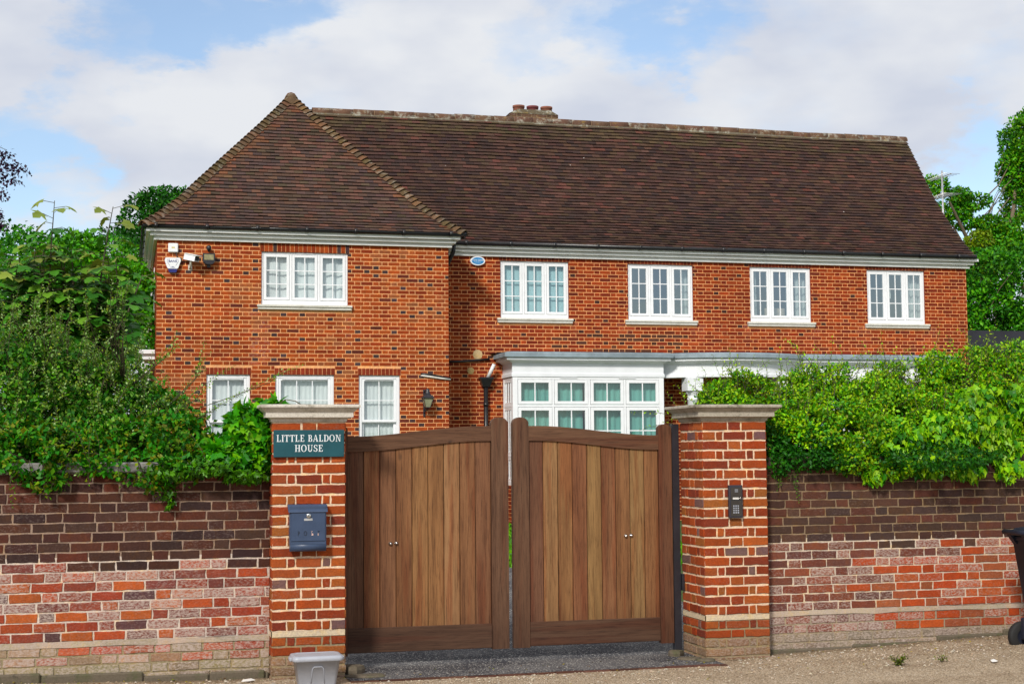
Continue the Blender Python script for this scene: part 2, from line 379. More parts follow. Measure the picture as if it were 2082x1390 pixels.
def gravel_mat():
    t = NT('gravel'); tcn = t.n('ShaderNodeTexCoord').outputs['Object']
    v = t.n('ShaderNodeTexVoronoi'); v.inputs['Scale'].default_value = 95; t.l(tcn, v.inputs['Vector'])
    v2 = t.n('ShaderNodeTexVoronoi'); v2.inputs['Scale'].default_value = 210; t.l(tcn, v2.inputs['Vector'])
    sep = t.n('ShaderNodeSeparateColor'); t.l(v.outputs['Color'], sep.inputs[0])
    cr_ = t.n('ShaderNodeValToRGB'); e = cr_.color_ramp.elements
    e[0].position = 0; e[0].color = (.26, .19, .12, 1); e[1].position = 1; e[1].color = (.80, .68, .52, 1)
    for p, cc in ((.3, (.50, .38, .25)), (.6, (.62, .48, .33)), (.85, (.55, .44, .32))):
        q = e.new(p); q.color = (*cc, 1)
    t.l(sep.outputs[0], cr_.inputs[0])
    big = t.noise(1.3, 5, .6); c = t.mix(t.rng(big, .4, .65, 0, .55), cr_.outputs[0], t.mix(1.0, cr_.outputs[0], (.72, .68, .64), 'MULTIPLY'))
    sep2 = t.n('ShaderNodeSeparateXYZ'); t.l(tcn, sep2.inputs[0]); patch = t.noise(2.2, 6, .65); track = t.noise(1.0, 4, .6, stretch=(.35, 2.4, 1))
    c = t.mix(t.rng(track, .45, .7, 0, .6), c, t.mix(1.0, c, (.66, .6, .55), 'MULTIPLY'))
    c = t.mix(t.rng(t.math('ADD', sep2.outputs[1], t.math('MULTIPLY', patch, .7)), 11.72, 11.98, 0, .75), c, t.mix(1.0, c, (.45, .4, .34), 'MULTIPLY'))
    c = t.mix(t.rng(v.outputs['Distance'], .5, .8, 0, .7), c, (.12, .085, .05))
    h = t.math('SUBTRACT', t.math('MULTIPLY', v2.outputs['Distance'], -.4), v.outputs['Distance'])
    return t.done(t.prin(c, .92, 0, .2, h, .9, .012))
MATS['gravel'] = gravel_mat()
def asphalt_mat():
    t = NT('asphalt'); tcn = t.n('ShaderNodeTexCoord').outputs['Object']
    v = t.n('ShaderNodeTexVoronoi'); v.inputs['Scale'].default_value = 110; t.l(tcn, v.inputs['Vector'])
    sep = t.n('ShaderNodeSeparateColor'); t.l(v.outputs['Color'], sep.inputs[0])
    big = t.noise(1.6, 5, .6)
    c = t.mix(t.rng(big, .35, .65), (.035, .034, .04), (.105, .10, .10))
    c = t.mix(t.rng(sep.outputs[1], .86, .93), c, (.42, .40, .36))
    return t.done(t.prin(c, .85, 0, .3, v.outputs['Distance'], .6, .006))
MATS['asphalt'] = asphalt_mat()
def grass_ground():
    t = NT('grass_ground'); f = t.noise(40, 5, .7); g = t.noise(.6, 4)
    c = t.mix(t.rng(f, .3, .7), (.03, .055, .014), (.075, .12, .03)); c = t.mix(t.rng(g, .4, .6, 0, .4), c, (.12, .17, .03))
    return t.done(t.prin(c, .9, 0, .2, f, .8, .03))
MATS['grass'] = grass_ground()
MATS['soil'] = plain('soil', (.06, .045, .03), .95, vary=.4)

# ---------------------------------------------------------------- ground
def gz(x, y):       # gentle rise of the ground behind the gate and at the ends of the wall
    z = 0
    if y > 12.2: z = .33*min(1, (y-12.2)/14.5)
    return z
def fz(x, y):
    return (.036*max(0, x-5.05) if x > 5.05 else 0) + (.028*max(0, .7-x) if x < .7 else 0)
mb = MB()
ys = [-400, -60, -20, 0, 8, 11, 12.2, 15, 20, 26.7, 40, 120, 1500]; xs = [-1200, -200, -40, -10, 0, 5, 10, 20, 40, 200, 1200]
V = [(x, y, gz(x, y)-.03) for y in ys for x in xs]; n = len(xs)
mb.add(V, [(j*n+i, j*n+i+1, (j+1)*n+i+1, (j+1)*n+i) for j in range(len(ys)-1) for i in range(n-1)])
tag(mb.build('ground', MATS['grass']), 'green ground around the house', None, kind='structure')
mb = MB()
xs = [-30, -10, -4]+[-3+.25*i for i in range(60)]+[14, 22, 40]; ys = [-25, -5, 4, 8, 9.5, 10, 10.4, 10.8, 11.2, 11.5, 11.9]
for yi in range(len(ys)-1):
    for xi in range(len(xs)-1):
        x0, x1, y0, y1 = xs[xi], xs[xi+1], ys[yi], ys[yi+1]
        if y0 >= 11.2-.01 and x0 > 1.6 and x1 < 4.7: continue
        mb.add([(x, y, fz(x, y)+.004*noise.noise((x*2, y*2, 0))) for x, y in ((x0, y0), (x1, y0), (x1, y1), (x0, y1))], [(0, 1, 2, 3)])
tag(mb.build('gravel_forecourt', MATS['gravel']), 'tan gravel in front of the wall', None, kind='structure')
mb = MB()
ysd = [11.22, 11.5, 11.97, 13, 15, 17, 19.4]
for i in range(len(ysd)-1):
    y0, y1 = ysd[i], ysd[i+1]
    w0, w1 = [(1.0 if y > 12.1 else 0)*min(1.2, (y-12)*.6) for y in (y0, y1)]
    z0, z1 = gz(0, y0)+.008, gz(0, y1)+.008
    mb.add([(1.64-w0, y0, z0), (4.62+w0, y0, z0), (4.62+w1, y1, z1), (1.64-w1, y1, z1)], [(0, 1, 2, 3)])
tag(mb.build('driveway', MATS['asphalt']), 'dark tarmac drive under the gate', None, kind='structure')
mb = MB()
x = 1.64
while x < 4.6:
    L = .215; mb.box(x, min(x+L, 4.62), 11.165+random.uniform(-.008, .008), 11.215, -.05, .010+random.uniform(-.005, .003), jit((.11, .05, .035), .35)); x += L+.01
tag(mb.build('kerb_edging', MATS['near_brick']), 'row of red bricks edging the tarmac', None, kind='structure')
# loose stones
nb = 5200
mb = MB()
for i in range(nb):
    x = random.uniform(-1.6, 8.2); y = random.choice((random.uniform(10.4, 11.55), random.uniform(10.9, 11.6)))
    if y > 11.15 and 1.5 < x < 4.75 and random.random() > .03: continue
    s_ = random.choice((.004, .005, .006, .007, .011)); c = Vector((x, y, fz(x, y)+s_*.3)); a = random.uniform(0, 6.28)
    u_ = Vector((math.cos(a), math.sin(a), 0))*s_*random.uniform(1, 1.7); v_ = Vector((-math.sin(a), math.cos(a), 0))*s_; w_ = Vector((0, 0, s_*.8))
    mb.add([c+u_, c+v_, c-u_, c-v_, c+w_, c-w_], [(0, 1, 4), (1, 2, 4), (2, 3, 4), (3, 0, 4)], jit(random.choice(((.6, .48, .34), (.68, .58, .44), (.3, .2, .12), (.7, .64, .54), (.5, .37, .24))), .2))
t_ = NT('pebble'); MATS['pebble'] = t_.done(t_.prin(t_.mix(t_.rng(t_.noise(200), .3, .7), t_.attr().outputs['Color'], (.2, .15, .1)), .9))
tag(mb.build('loose_gravel', MATS['pebble']), 'loose stones scattered over the gravel', 'gravel', kind='stuff')

# ---------------------------------------------------------------- brickwork
def sub_rects(u0, u1, v0, v1, holes):
    """intervals of [u0,u1] left free by the holes over the row v0..v1"""
    segs = [(u0, u1)]
    for a, b, c, d in holes:
        if d <= v0+.012 or c >= v1-.012: continue
        out = []
        for s0, s1 in segs:
            if b <= s0 or a >= s1: out.append((s0, s1)); continue
            if a > s0: out.append((s0, a))
            if b < s1: out.append((b, s1))
        segs = out
    return [s for s in segs if s[1]-s[0] > .018]
def brick(mb, P, a, b, c, d, col, proud, rough):
    if rough:
        pts = []
        nu = max(2, int((b-a)/.045)); nv = 2; j = .0032
        for i in range(nu): pts.append((a+(b-a)*i/nu, c))
        for i in range(nv): pts.append((b, c+(d-c)*i/nv))
        for i in range(nu): pts.append((b-(b-a)*i/nu, d))
        for i in range(nv): pts.append((a, d-(d-c)*i/nv))
        pts = [(u+random.uniform(-j, j), v+random.uniform(-j, j)) for u, v in pts]
        k = len(pts); cu, cv = (a+b)/2, (c+d)/2
        o = proud+random.uniform(-.0025, .0025)
        inn = [(u+(.003 if u < cu else -.003), v+(.003 if v < cv else -.003)) for u, v in pts]
        vs = [P(u, v, o) for u, v in inn]+[P(u, v, o-.004) for u, v in pts]+[P(u, v, -.004) for u, v in pts]
        mb.add(vs, [tuple(range(k))]+[((i+1) % k+q*k, i+q*k, k+i+q*k, k+(i+1) % k+q*k) for q in (0, 1) for i in range(k)], col)
    else:
        j = .0018
        q = [(a, c), (b, c), (b, d), (a, d)]
        q = [(u+random.uniform(-j, j), v+random.uniform(-j, j)) for u, v in q]
        o = proud+random.uniform(-.0015, .0015)
        vs = [P(u, v, o) for u, v in q]+[P(u, v, -.003) for u, v in q]
        mb.add(vs, [(0, 1, 2, 3), (1, 0, 4, 5), (2, 1, 5, 6), (3, 2, 6, 7), (0, 3, 7, 4)], col)
def flemish(row, u0, u1, st=.215, hd=.1025, j=.0125):
    per = st+hd+2*j; off = 0 if row % 2 else per/2
    u = u0-per+(off-per/2)*1.0 + st/2
    out = []
    while u < u1:
        out += [(u, u+st, 's'), (u+st+j, u+st+j+hd, 'h')]; u += per
    return out
def sussex(row, u0, u1, st=.22, hd=.106, j=.012):
    per = 3*st+hd+4*j; off = (row % 2)*(per/2)+.07*((row*7) % 3)*.3
    u = u0-per-off; out = []
    while u < u1:
        for k in range(3): out.append((u, u+st, 's')); u += st+j
        out.append((u, u+hd, 'h')); u += hd+j
    return out
def panel(mb, P, u0, u1, z0, z1, pitch, j, bond, colf, mcol, holes=(), proud=.003, rough=False, mortar_holes=None):
    rows = int(round((z1-z0)/pitch)); p = (z1-z0)/rows
    for r_ in range(rows):
        c, d = z0+r_*p+j*.5, z0+(r_+1)*p-j*.5
        for a, b, k in bond(r_, u0, u1):
            a_, b_ = max(a, u0), min(b, u1)
            if b_-a_ < .02: continue
            for s0, s1 in sub_rects(a_, b_, c, d, holes):
                col = colf(k, (s0+s1)/2, (c+d)/2, r_)
                if col is None: continue
                brick(mb, P, s0, s1, c, d, col, proud, rough)
    # mortar bed: split around the openings
    us = sorted(set([u0, u1]+[x for h in holes for x in h[:2] if u0 < x < u1])); vs = sorted(set([z0, z1]+[x for h in holes for x in h[2:] if z0 < x < z1]))
    for i in range(len(us)-1):
        for k in range(len(vs)-1):
            cu, cv = (us[i]+us[i+1])/2, (vs[k]+vs[k+1])/2
            if any(a < cu < b and c < cv < d for a, b, c, d in holes): continue
            nu = max(1, int((us[i+1]-us[i])/.5)); nv = max(1, int((vs[k+1]-vs[k])/.3))
            for iu in range(nu):
                for iv in range(nv):
                    a, b = us[i]+(us[i+1]-us[i])*iu/nu, us[i]+(us[i+1]-us[i])*(iu+1)/nu
                    c, d = vs[k]+(vs[k+1]-vs[k])*iv/nv, vs[k]+(vs[k+1]-vs[k])*(iv+1)/nv
                    mb.add([P(a, c, 0), P(b, c, 0), P(b, d, 0), P(a, d, 0)], [(0, 1, 2, 3)], mcol(cu, (c+d)/2) if callable(mcol) else mcol)
def soldier(mb, P, u0, u1, z0, z1, colf, mcol, w_=.066, j=.011, proud=.007, rough=False):
    n_ = max(1, round((u1-u0)/(w_+j))); p = (u1-u0)/n_
    for i in range(n_): brick(mb, P, u0+i*p+j/2, u0+(i+1)*p-j/2, z0+.003, z1-.003, colf('h', u0+i*p, z0, i), proud, rough)
    mb.add([P(u0, z0, 0), P(u1, z0, 0), P(u1, z1, 0), P(u0, z1, 0)], [(0, 1, 2, 3)], mcol)
def front(Y): return lambda u, v, o: (u, Y-o, v)
def side_l(X): return lambda u, v, o: (X-o, -u, v)          # faces -X, u = -Y
def side_r(X): return lambda u, v, o: (X+o, u, v)           # faces +X, u = Y
def back(Y): return lambda u, v, o: (-u, Y+o, v)

# ---------------------------------------------------------------- the house
HG = .28                                         # ground level at the house
GX0, GX1, GY = .54, 5.905, 27.6                  # projecting wing
MX1, MY = 17.55, 28.7; BY = 34.0                 # main range and back wall
ZC = 5.565                                       # underside of the cornice
house = thing('brick_house', 'two-storey red brick house with steep brown tiled roof, behind the wooden gates', 'house', (9, 30, HG))

OR1, OR2, OR3 = lin(158, 71, 27), lin(146, 58, 21), lin(132, 51, 21); DK = lin(70, 52, 55); BR = lin(146, 86, 52)
def col_wing(k, u, v, r_):
    q = random.random()
    if k == 'h' and q < .17: return jit(DK, .25)
    if q < .06: return jit(lin(100, 44, 32), .2)
    if noise.noise((u*.9, v*.8, 2)) > .12 and q < .6: return jit(mixc(BR, OR1, random.random()), .15)
    return jit(random.choice((OR1, OR1, OR2, OR3)), .14, .05)+((.28,) if (abs(u-2.42) < .16 or abs(u-4.02) < .16) and 3.3 < v < 4.3 else (0,))
def col_main(k, u, v, r_):
    q = random.random()
    st = v < 4.05 and 8.2 < u < 11.2 and random.random() < .45*(1-abs(v-3.85)/.35)
    if st: return jit(lin(84, 50, 38), .25)
    if q < .06: return jit(lin(104, 40, 24), .2)
    if k == 'h' and q < .14: return jit(lin(70, 42, 38), .2)
    return jit(random.choice((lin(152, 63, 24), lin(140, 53, 19), lin(128, 46, 17), lin(118, 41, 19))), .14, .05)+((.3*(1-(4.28-v)/.5),) if 3.8 < v < 4.28 and any(abs(u-x) < .14 for w_ in mw for x in (w_[0]-.06, w_[1]+.06)) else (0,))
MORT = lin(236, 174, 120); MORTM = lin(230, 164, 110)
win_g = (2.405, 3.995, 4.43, 5.405)
gw = [(1.43, 2.21, 1.40, 3.145), (2.665, 3.74, 1.40, 3.145), (4.2, 4.97, 1.40, 3.145)]
mw = [(7.195, 8.605), (9.86, 11.265), (12.525, 13.895), (15.195, 16.55)]; MZ0, MZ1 = 4.35, 5.495
mb = MB()
holes = [win_g]+gw+[(win_g[0]-.03, win_g[1]+.03, win_g[3], ZC)]+[(a-.02, b+.02, d, d+.125) for a, b, c, d in gw]+[(win_g[0]-.06, win_g[1]+.06, 4.335, 4.43)]
panel(mb, front(GY), GX0, GX1, HG-.2, ZC, .0752, .0148, flemish, col_wing, MORT, holes)
soldier(mb, front(GY), win_g[0]-.03, win_g[1]+.03, win_g[3], ZC, col_wing, MORT)
for a, b, c, d in gw: soldier(mb, front(GY), a-.02, b+.02, d, d+.125, lambda *q: jit(lin(134, 52, 28), .15), MORT)
panel(mb, side_l(GX0), -BY, -GY, HG-.2, ZC, .0752, .0148, flemish, col_wing, MORT)
panel(mb, side_r(GX1), GY, MY, HG-.2, ZC, .0752, .0148, flemish, col_main, MORTM)
def reveals(mb, L, Y):
    for a, b, c, d in L:
        for x in (a-.02, b): mb.box(x+.0005, x+.0195, Y+.001, Y+.2, c-.02, d+.02, OR3)
        mb.box(a, b, Y+.001, Y+.2, d+.0005, d+.02, OR3); mb.box(a, b, Y+.075, Y+.2, c-.02, c-.001, OR3)
reveals(mb, [win_g]+gw, GY)
mb.build('wall', MATS['house_brick'], house)
mb = MB()
bayL = (7.28, 10.27, HG, 3.2)
holes = [(a, b, MZ0, MZ1) for a, b in mw]+[(a-.03, b+.03, MZ1, ZC) for a, b in mw]+[(a-.07, b+.07, 4.255, MZ0) for a, b in mw]+[bayL, (13.5, 16.5, HG, 3.2)]
panel(mb, front(MY), GX1, MX1, HG-.2, ZC, .0752, .0148, flemish, col_main, MORTM, holes)
for a, b in mw: soldier(mb, front(MY), a-.03, b+.03, MZ1, ZC, lambda *q: jit(lin(112, 44, 26), .2), MORTM)
reveals(mb, [(a, b, MZ0, MZ1) for a, b in mw], MY)
panel(mb, side_r(MX1), MY, BY, HG-.2, ZC, .0752, .0148, flemish, col_main, MORTM)
mb.build('wall', MATS['house_brick'], house)
mb = MB()                                       # back wall, gable end, floors
panel(mb, back(BY), -MX1, -GX0, HG-.2, ZC, 5.0, .0125, lambda *q: [], col_main, OR3)
mb.build('wall', MATS['house_brick'], house)
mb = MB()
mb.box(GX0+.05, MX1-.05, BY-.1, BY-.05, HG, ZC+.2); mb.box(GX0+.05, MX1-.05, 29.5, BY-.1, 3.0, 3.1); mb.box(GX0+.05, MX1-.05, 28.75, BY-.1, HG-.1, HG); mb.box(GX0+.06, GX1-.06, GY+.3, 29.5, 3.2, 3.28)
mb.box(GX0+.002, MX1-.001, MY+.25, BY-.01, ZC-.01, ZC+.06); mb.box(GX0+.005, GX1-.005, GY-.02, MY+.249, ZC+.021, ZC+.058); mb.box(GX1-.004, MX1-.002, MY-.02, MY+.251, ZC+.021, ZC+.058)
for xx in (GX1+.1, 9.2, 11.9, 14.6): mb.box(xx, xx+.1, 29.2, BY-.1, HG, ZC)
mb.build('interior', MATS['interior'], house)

# cornice: three stepped bands, mitred round the wing
def bands(mb, x0, x1, y, left=None, right=None, z=ZC):
    for z0, z1, o in ((0, .045, .06), (.045, .070, .030), (.070, .112, .125), (.112, .136, .075), (.136, .19, .195)):
        mb.box(x0-(o if left else 0), x1+(o if right else 0), y-o, y, z+z0, z+z1)
        if left: mb.box(x0-o, x0, y, left, z+z0, z+z1)
        if right and right > y: mb.box(x1, x1+o, y, right, z+z0, z+z1)
mb = MB(); bands(mb, GX0, GX1, GY, BY, MY-.2); mb.build('cornice', MATS['cornice'], house)
mb = MB(); bands(mb, GX1+.003, MX1, MY, None, MY-.01, ZC+.002); mb.build('cornice', MATS['cornice'], house)
# gutters
def gutter(pts, name='gutter'):
    mb = MB(); mb.tube(pts, .047, 10); 
    for i in range(len(pts)-1):
        a, b = Vector(pts[i]), Vector(pts[i+1]); L = (b-a).length
        for k in range(int(L/.9)+1):
            p = a+(b-a)*(k*.9+.2)/L if L > .5 else a
            d = (b-a).normalized()
            mb.tube([p-d*.03, p+d*.03], .054, 10)
    return mb.build(name, MATS['black_pipe'], house)
GO = .228; ZG = 5.797
gutter([(GX0-GO, BY, ZG), (GX0-GO, GY-GO, ZG), (GX1+GO+.06, GY-GO, ZG), (GX1+GO+.06, MY-GO-.03, ZG)])
gutter([(GX1+GO+.12, MY-GO, ZG), (MX1+.12, MY-GO, ZG)])

# ---------------------------------------------------------------- roofs
PROF = [(0, 5.80), (.45, 6.135), (.84, 6.48), (1.24, 6.88), (1.58, 7.26), (1.87, 7.64), (2.28, 8.21), (2.71, 8.78), (2.85, 8.95)]
RIDGE = PROF[-1][1]
PROFW = [(0, 5.80), (.27, 6.0), (.64, 6.345), (.96, 6.71), (1.39, 7.19), (1.80, 7.645), (2.29, 8.19), (2.61, 8.56), (2.9325, 8.95)]   # the wing's steeper, straighter slope
def prof_pts(D): return PROFW if D > 2.9 else PROF
def arc_sample(D, gauge):
    P = prof_pts(D); L = [0]
    for i in range(1, len(P)): L.append(L[-1]+math.hypot(P[i][0]-P[i-1][0], P[i][1]-P[i-1][1]))
    n_ = int(L[-1]/gauge); out = []
    for r_ in range(n_+1):
        s = L[-1]*r_/n_
        d = float(np.interp(s, L, [p[0] for p in P])); z = float(np.interp(s, L, [p[1] for p in P])); out.append((d, z))
    return out
def smooth_prof():          # soften the kinks of the sprocketed eaves
    global PROF
    d = np.linspace(0, 2.85, 25); z = np.interp(d, [p[0] for p in PROF], [p[1] for p in PROF])
    for _ in range(3): z[1:-1] = .25*z[:-2]+.5*z[1:-1]+.25*z[2:]
    PROF = list(zip(d.tolist(), z.tolist()))
smooth_prof()
def tiles(mb, mapf, D, ext, colf, tw=.168, gauge=.103, lift=.038, sag=True):
    """mapf(u, d, z) -> world point; ext(d) -> (u0,u1)"""
    A = arc_sample(D, gauge)
    for r_ in range(len(A)-1):
        (d0, z0), (d1, z1) = A[r_], A[r_+1]
        dd, dz = d1-d0, z1-z0; L = math.hypot(dd, dz); nd, nz = -dz/L, dd/L
        a0, a1 = ext(d0); off = (r_ % 2)*tw/2; u = a0-((a0) % tw)-tw+off
        rowj = random.uniform(-.003, .003)
        while u < a1:
            x0, x1 = max(u+.0015, a0), min(u+tw-.0015, a1)
            if x1-x0 > .015:
                t0 = lift+random.uniform(-.004, .005)+rowj; t1 = .010; tilt = random.uniform(-.003, .003); e = .012+random.uniform(-.004, .004)
                col = jit(colf(x0, d0, r_), .18, .06)
                lo_d, lo_z = d0-dd/L*e, z0-dz/L*e
                f_ = lambda uu, dq, zq, t: mapf(uu, dq+nd*t, zq+nz*t)
                v = [f_(x0, lo_d, lo_z, t0-.012+tilt), f_(x1, lo_d, lo_z, t0-.012-tilt), f_(x1, lo_d, lo_z, t0-tilt), f_(x0, lo_d, lo_z, t0+tilt),
                     f_(x0, d1, z1, t1), f_(x1, d1, z1, t1)]
                mb.add(v, [(0, 1, 2, 3), (3, 2, 5, 4), (0, 3, 4), (1, 5, 2)], col)
            u += tw
    # boarding beneath
    for r_ in range(len(A)-1):
        (d0, z0), (d1, z1) = A[r_], A[r_+1]; a0, a1 = ext(d0); b0, b1 = ext(d1)
        mb.add([mapf(a0, d0, z0), mapf(a1, d0, z0), mapf(b1, d1, z1), mapf(b0, d1, z1)], [(0, 1, 2, 3)], (.012, .009, .008))
DM = 2.85; EY = MY-.24; RY = EY+DM; XV = MX1+.1
DW = (GX1-GX0)/2+.25; WX = (GX0+GX1)/2; WEY = GY-.25; AY = WEY+DW
BRN = [lin(76, 53, 45), lin(70, 49, 43), lin(82, 57, 47), lin(64, 47, 43), lin(80, 59, 45)]; RED = [lin(92, 62, 53), lin(86, 58, 50), lin(98, 60, 50)]
def col_roof(u, d, r_):
    n_ = noise.noise((u*.5, d*.9, 3))
    if random.random() < .05+.3*max(0, n_): return random.choice(RED)
    if d > 2.45: return random.choice((lin(84, 68, 48), lin(76, 58, 46)))
    return random.choice(BRN)
def col_wroof(u, d, r_):
    n_ = noise.noise((u*.8, d*.9, 8)); edge = min(u-(WX-DW+d), (WX+DW-d)-u)
    if edge < .35 and random.random() < .55: return random.choice((lin(120, 78, 54), lin(112, 76, 56), lin(106, 76, 56)))
    if random.random() < .24+.3*max(0, n_): return random.choice((lin(108, 74, 60), lin(102, 70, 57), lin(98, 71, 58)))
    return random.choice((lin(90, 68, 59), lin(84, 64, 57), lin(94, 69, 57), lin(80, 62, 57), lin(86, 69, 54)))
mb = MB()
tiles(mb, lambda u, d, z: (u, EY+d, z+.035*noise.noise((u*.35, d*.5, 0))), DM, lambda d: (GX1+.25-d*(DW/DM), XV), col_roof)
tiles(mb, lambda u, d, z: (u, 2*RY-EY-d, z), DM, lambda d: (WX, XV), col_roof, tw=.5, gauge=.3)
VY = RY  # gable end infill under the verge
P_ = prof_pts(DM)
mb.add([(XV-.08, EY+d, z-.03) for d, z in P_]+[(XV-.08, 2*RY-EY-d, z-.03) for d, z in reversed(P_[:-1])], [tuple(range(2*len(P_)-1))], OR3)
main_roof = mb.build('roof', MATS['tile'], house)
mb = MB()
tiles(mb, lambda u, d, z: (u, WEY+d, z), DW, lambda d: (WX-DW+d, WX+DW-d), col_wroof)
tiles(mb, lambda u, d, z: (WX-DW+d, -u, z), DW, lambda d: (-(BY+.2), -(WEY+d)), col_wroof)
tiles(mb, lambda u, d, z: (WX+DW-d, u, z), DW, lambda d: (WEY+d, EY+float(np.interp(np.interp(d, [p[0] for p in PROFW], [p[1] for p in PROFW]), [p[1] for p in PROF], [p[0] for p in PROF]))+.03), col_wroof)
wing_roof = mb.build('roof', MATS['tile'], house)
# half round ridge tiles
def half_round(mb, a, b, r_, col, n_=8, taper=.0, alpha=.9):
    a, b = Vector(a), Vector(b); t = (b-a).normalized(); s_ = t.cross(Vector((0, 0, 1))).normalized(); u_ = s_.cross(t)
    v = []
    for p, rr in ((a, r_), (b, r_*(1-taper))):
        for q in (1.0, .86):
            for k in range(n_+1):
                an = R(-12)+R(204)*k/n_; v.append(p+rr*q*(math.cos(an)*s_+math.sin(an)*u_))
    m_ = n_+1; f = []
    for k in range(n_):
        f += [(k, k+1, 2*m_+k+1, 2*m_+k), (m_+k+1, m_+k, 3*m_+k, 3*m_+k+1), (k+1, k, m_+k, m_+k+1), (2*m_+k, 2*m_+k+1, 3*m_+k+1, 3*m_+k)]
    mb.add(v, f, (*col, alpha), True)
mb = MB(); x = WX+.55
while x < XV-.05:
    L = .44; z = RIDGE-.045+.035*noise.noise((x*.35, DM*.5, 0))+random.uniform(-.006, .006); x2 = min(x+L, XV+.01)
    half_round(mb, (x, RY, z), (x2-.012, RY, z+random.uniform(-.006, .006)), .108, jit(lin(104, 78, 62), .12), alpha=.6)
    half_round(mb, (x2-.014, RY, z-.004), (x2+.004, RY, z-.004), .110, jit(lin(124, 100, 78), .1)); x = x2
mb.box(WX+.5, XV-.02, RY-.105, RY+.105, RIDGE-.12, RIDGE-.06, (.2, .17, .12, .9))
mb.build('ridge_tiles', MATS['ridge'], main_roof)
# bonnet hips, one bonnet per course
def bonnets(sign):
    mb = MB(); A = arc_sample(DW, .103)
    for i in range(len(A)-1):
        (d0, z0), (d1, z1) = A[i], A[i+1]
        p0 = Vector((WX+sign*(DW-d0), WEY+d0, z0)); p1 = Vector((WX+sign*(DW-d1), WEY+d1, z1)); t = (p1-p0).normalized()
        a = p0-t*.04+Vector((0, 0, .052)); b = p1+t*.05+Vector((0, 0, -.012))
        s_ = Vector((sign, 1, 0)).normalized(); u_ = Vector((-t.x*t.z, -t.y*t.z, 1-t.z*t.z)).normalized(); s_ = t.cross(u_)
        v = []; n_ = 6
        c = jit(random.choice((lin(104, 80, 58), lin(96, 75, 53), lin(88, 71, 55), lin(108, 79, 55), lin(90, 74, 47))), .15)
        for p, rr in ((a, 1.0), (b, .75)):
            for k in range(n_+1):
                q = -1+2*k/n_; v.append(p+s_*q*.135*rr+u_*(.048*(1-abs(q)**1.6)-.062*abs(q)**1.2)*rr)
            for k in range(n_+1):
                q = -1+2*k/n_; v.append(p+s_*q*.13*rr+u_*(.048*(1-abs(q)**1.6)-.062*abs(q)**1.2-.016)*rr)
        m_ = n_+1; f = []
        for k in range(n_): f += [(k, k+1, 2*m_+k+1, 2*m_+k), (k+1, k, m_+k, m_+k+1)]
        mb.add(v, f, (*c, .35), False)
    mb.build('hip_tiles', MATS['ridge'], wing_roof)
bonnets(-1); bonnets(1)
mb = MB(); mb.lathe([(.19, -.2), (.15, -.08), (.105, .02), (.05, .06), (.001, .07)], (WX, AY-.02, RIDGE), 14, col=(*lin(96, 76, 56), .35))
mb.tube([(WX, AY, RIDGE-.02), (WX, RY+.6, RIDGE-.02)], .12, 10, lin(126, 90, 70))
mb.build('hip_cap', MATS['ridge'], wing_roof)

# chimney on the back slope
ch = MB(); c0, c1 = 8.12, 9.22; cy0, cy1 = RY+.12, RY+.8
panel(ch, front(cy0), c0, c1, 7.6, 9.13, .075, .0125, flemish, lambda *q: jit(lin(84, 62, 46), .35)+(.25,), lin(150, 130, 100))
panel(ch, side_l(c0), -cy1, -cy0, 7.6, 9.13, .075, .0125, flemish, lambda *q: jit(lin(84, 62, 46), .35)+(.25,), lin(150, 130, 100))
panel(ch, side_r(c1), cy0, cy1, 7.6, 9.13, .075, .0125, flemish, lambda *q: jit(lin(84, 62, 46), .35)+(.25,), lin(150, 130, 100))
chim = ch.build('chimney', MATS['house_brick'], main_roof)
mb = MB(); top = [(c0-.01, cy0-.01), (c1+.01, cy0-.01), (c1+.01, cy1), (c0-.01, cy1)]; tt = [(c0+.22, cy0+.12), (c1-.14, cy0+.12), (c1-.14, cy1-.12), (c0+.22, cy1-.12)]
mb.hexa([(x, y, 9.12) for x, y in top]+[(x, y, 9.25) for x, y in tt], (*lin(92, 82, 64), .7)); mb.build('chimney_top', MATS['ridge'], main_roof)
for i, xx in enumerate((8.40, 8.72, 9.04)):
    mb = MB(); mb.lathe([(.125, 0), (.125, .07), (.135, .075), (.135, .12), (.10, .12), (.10, .03)], (xx, RY+.42, 9.24), 18)
    o = mb.build('chimney_pot', MATS['terracotta_dark' if i == 1 else 'terracotta'], main_roof)
    if i == 1: o['label'] = 'darker plum red chimney pot'

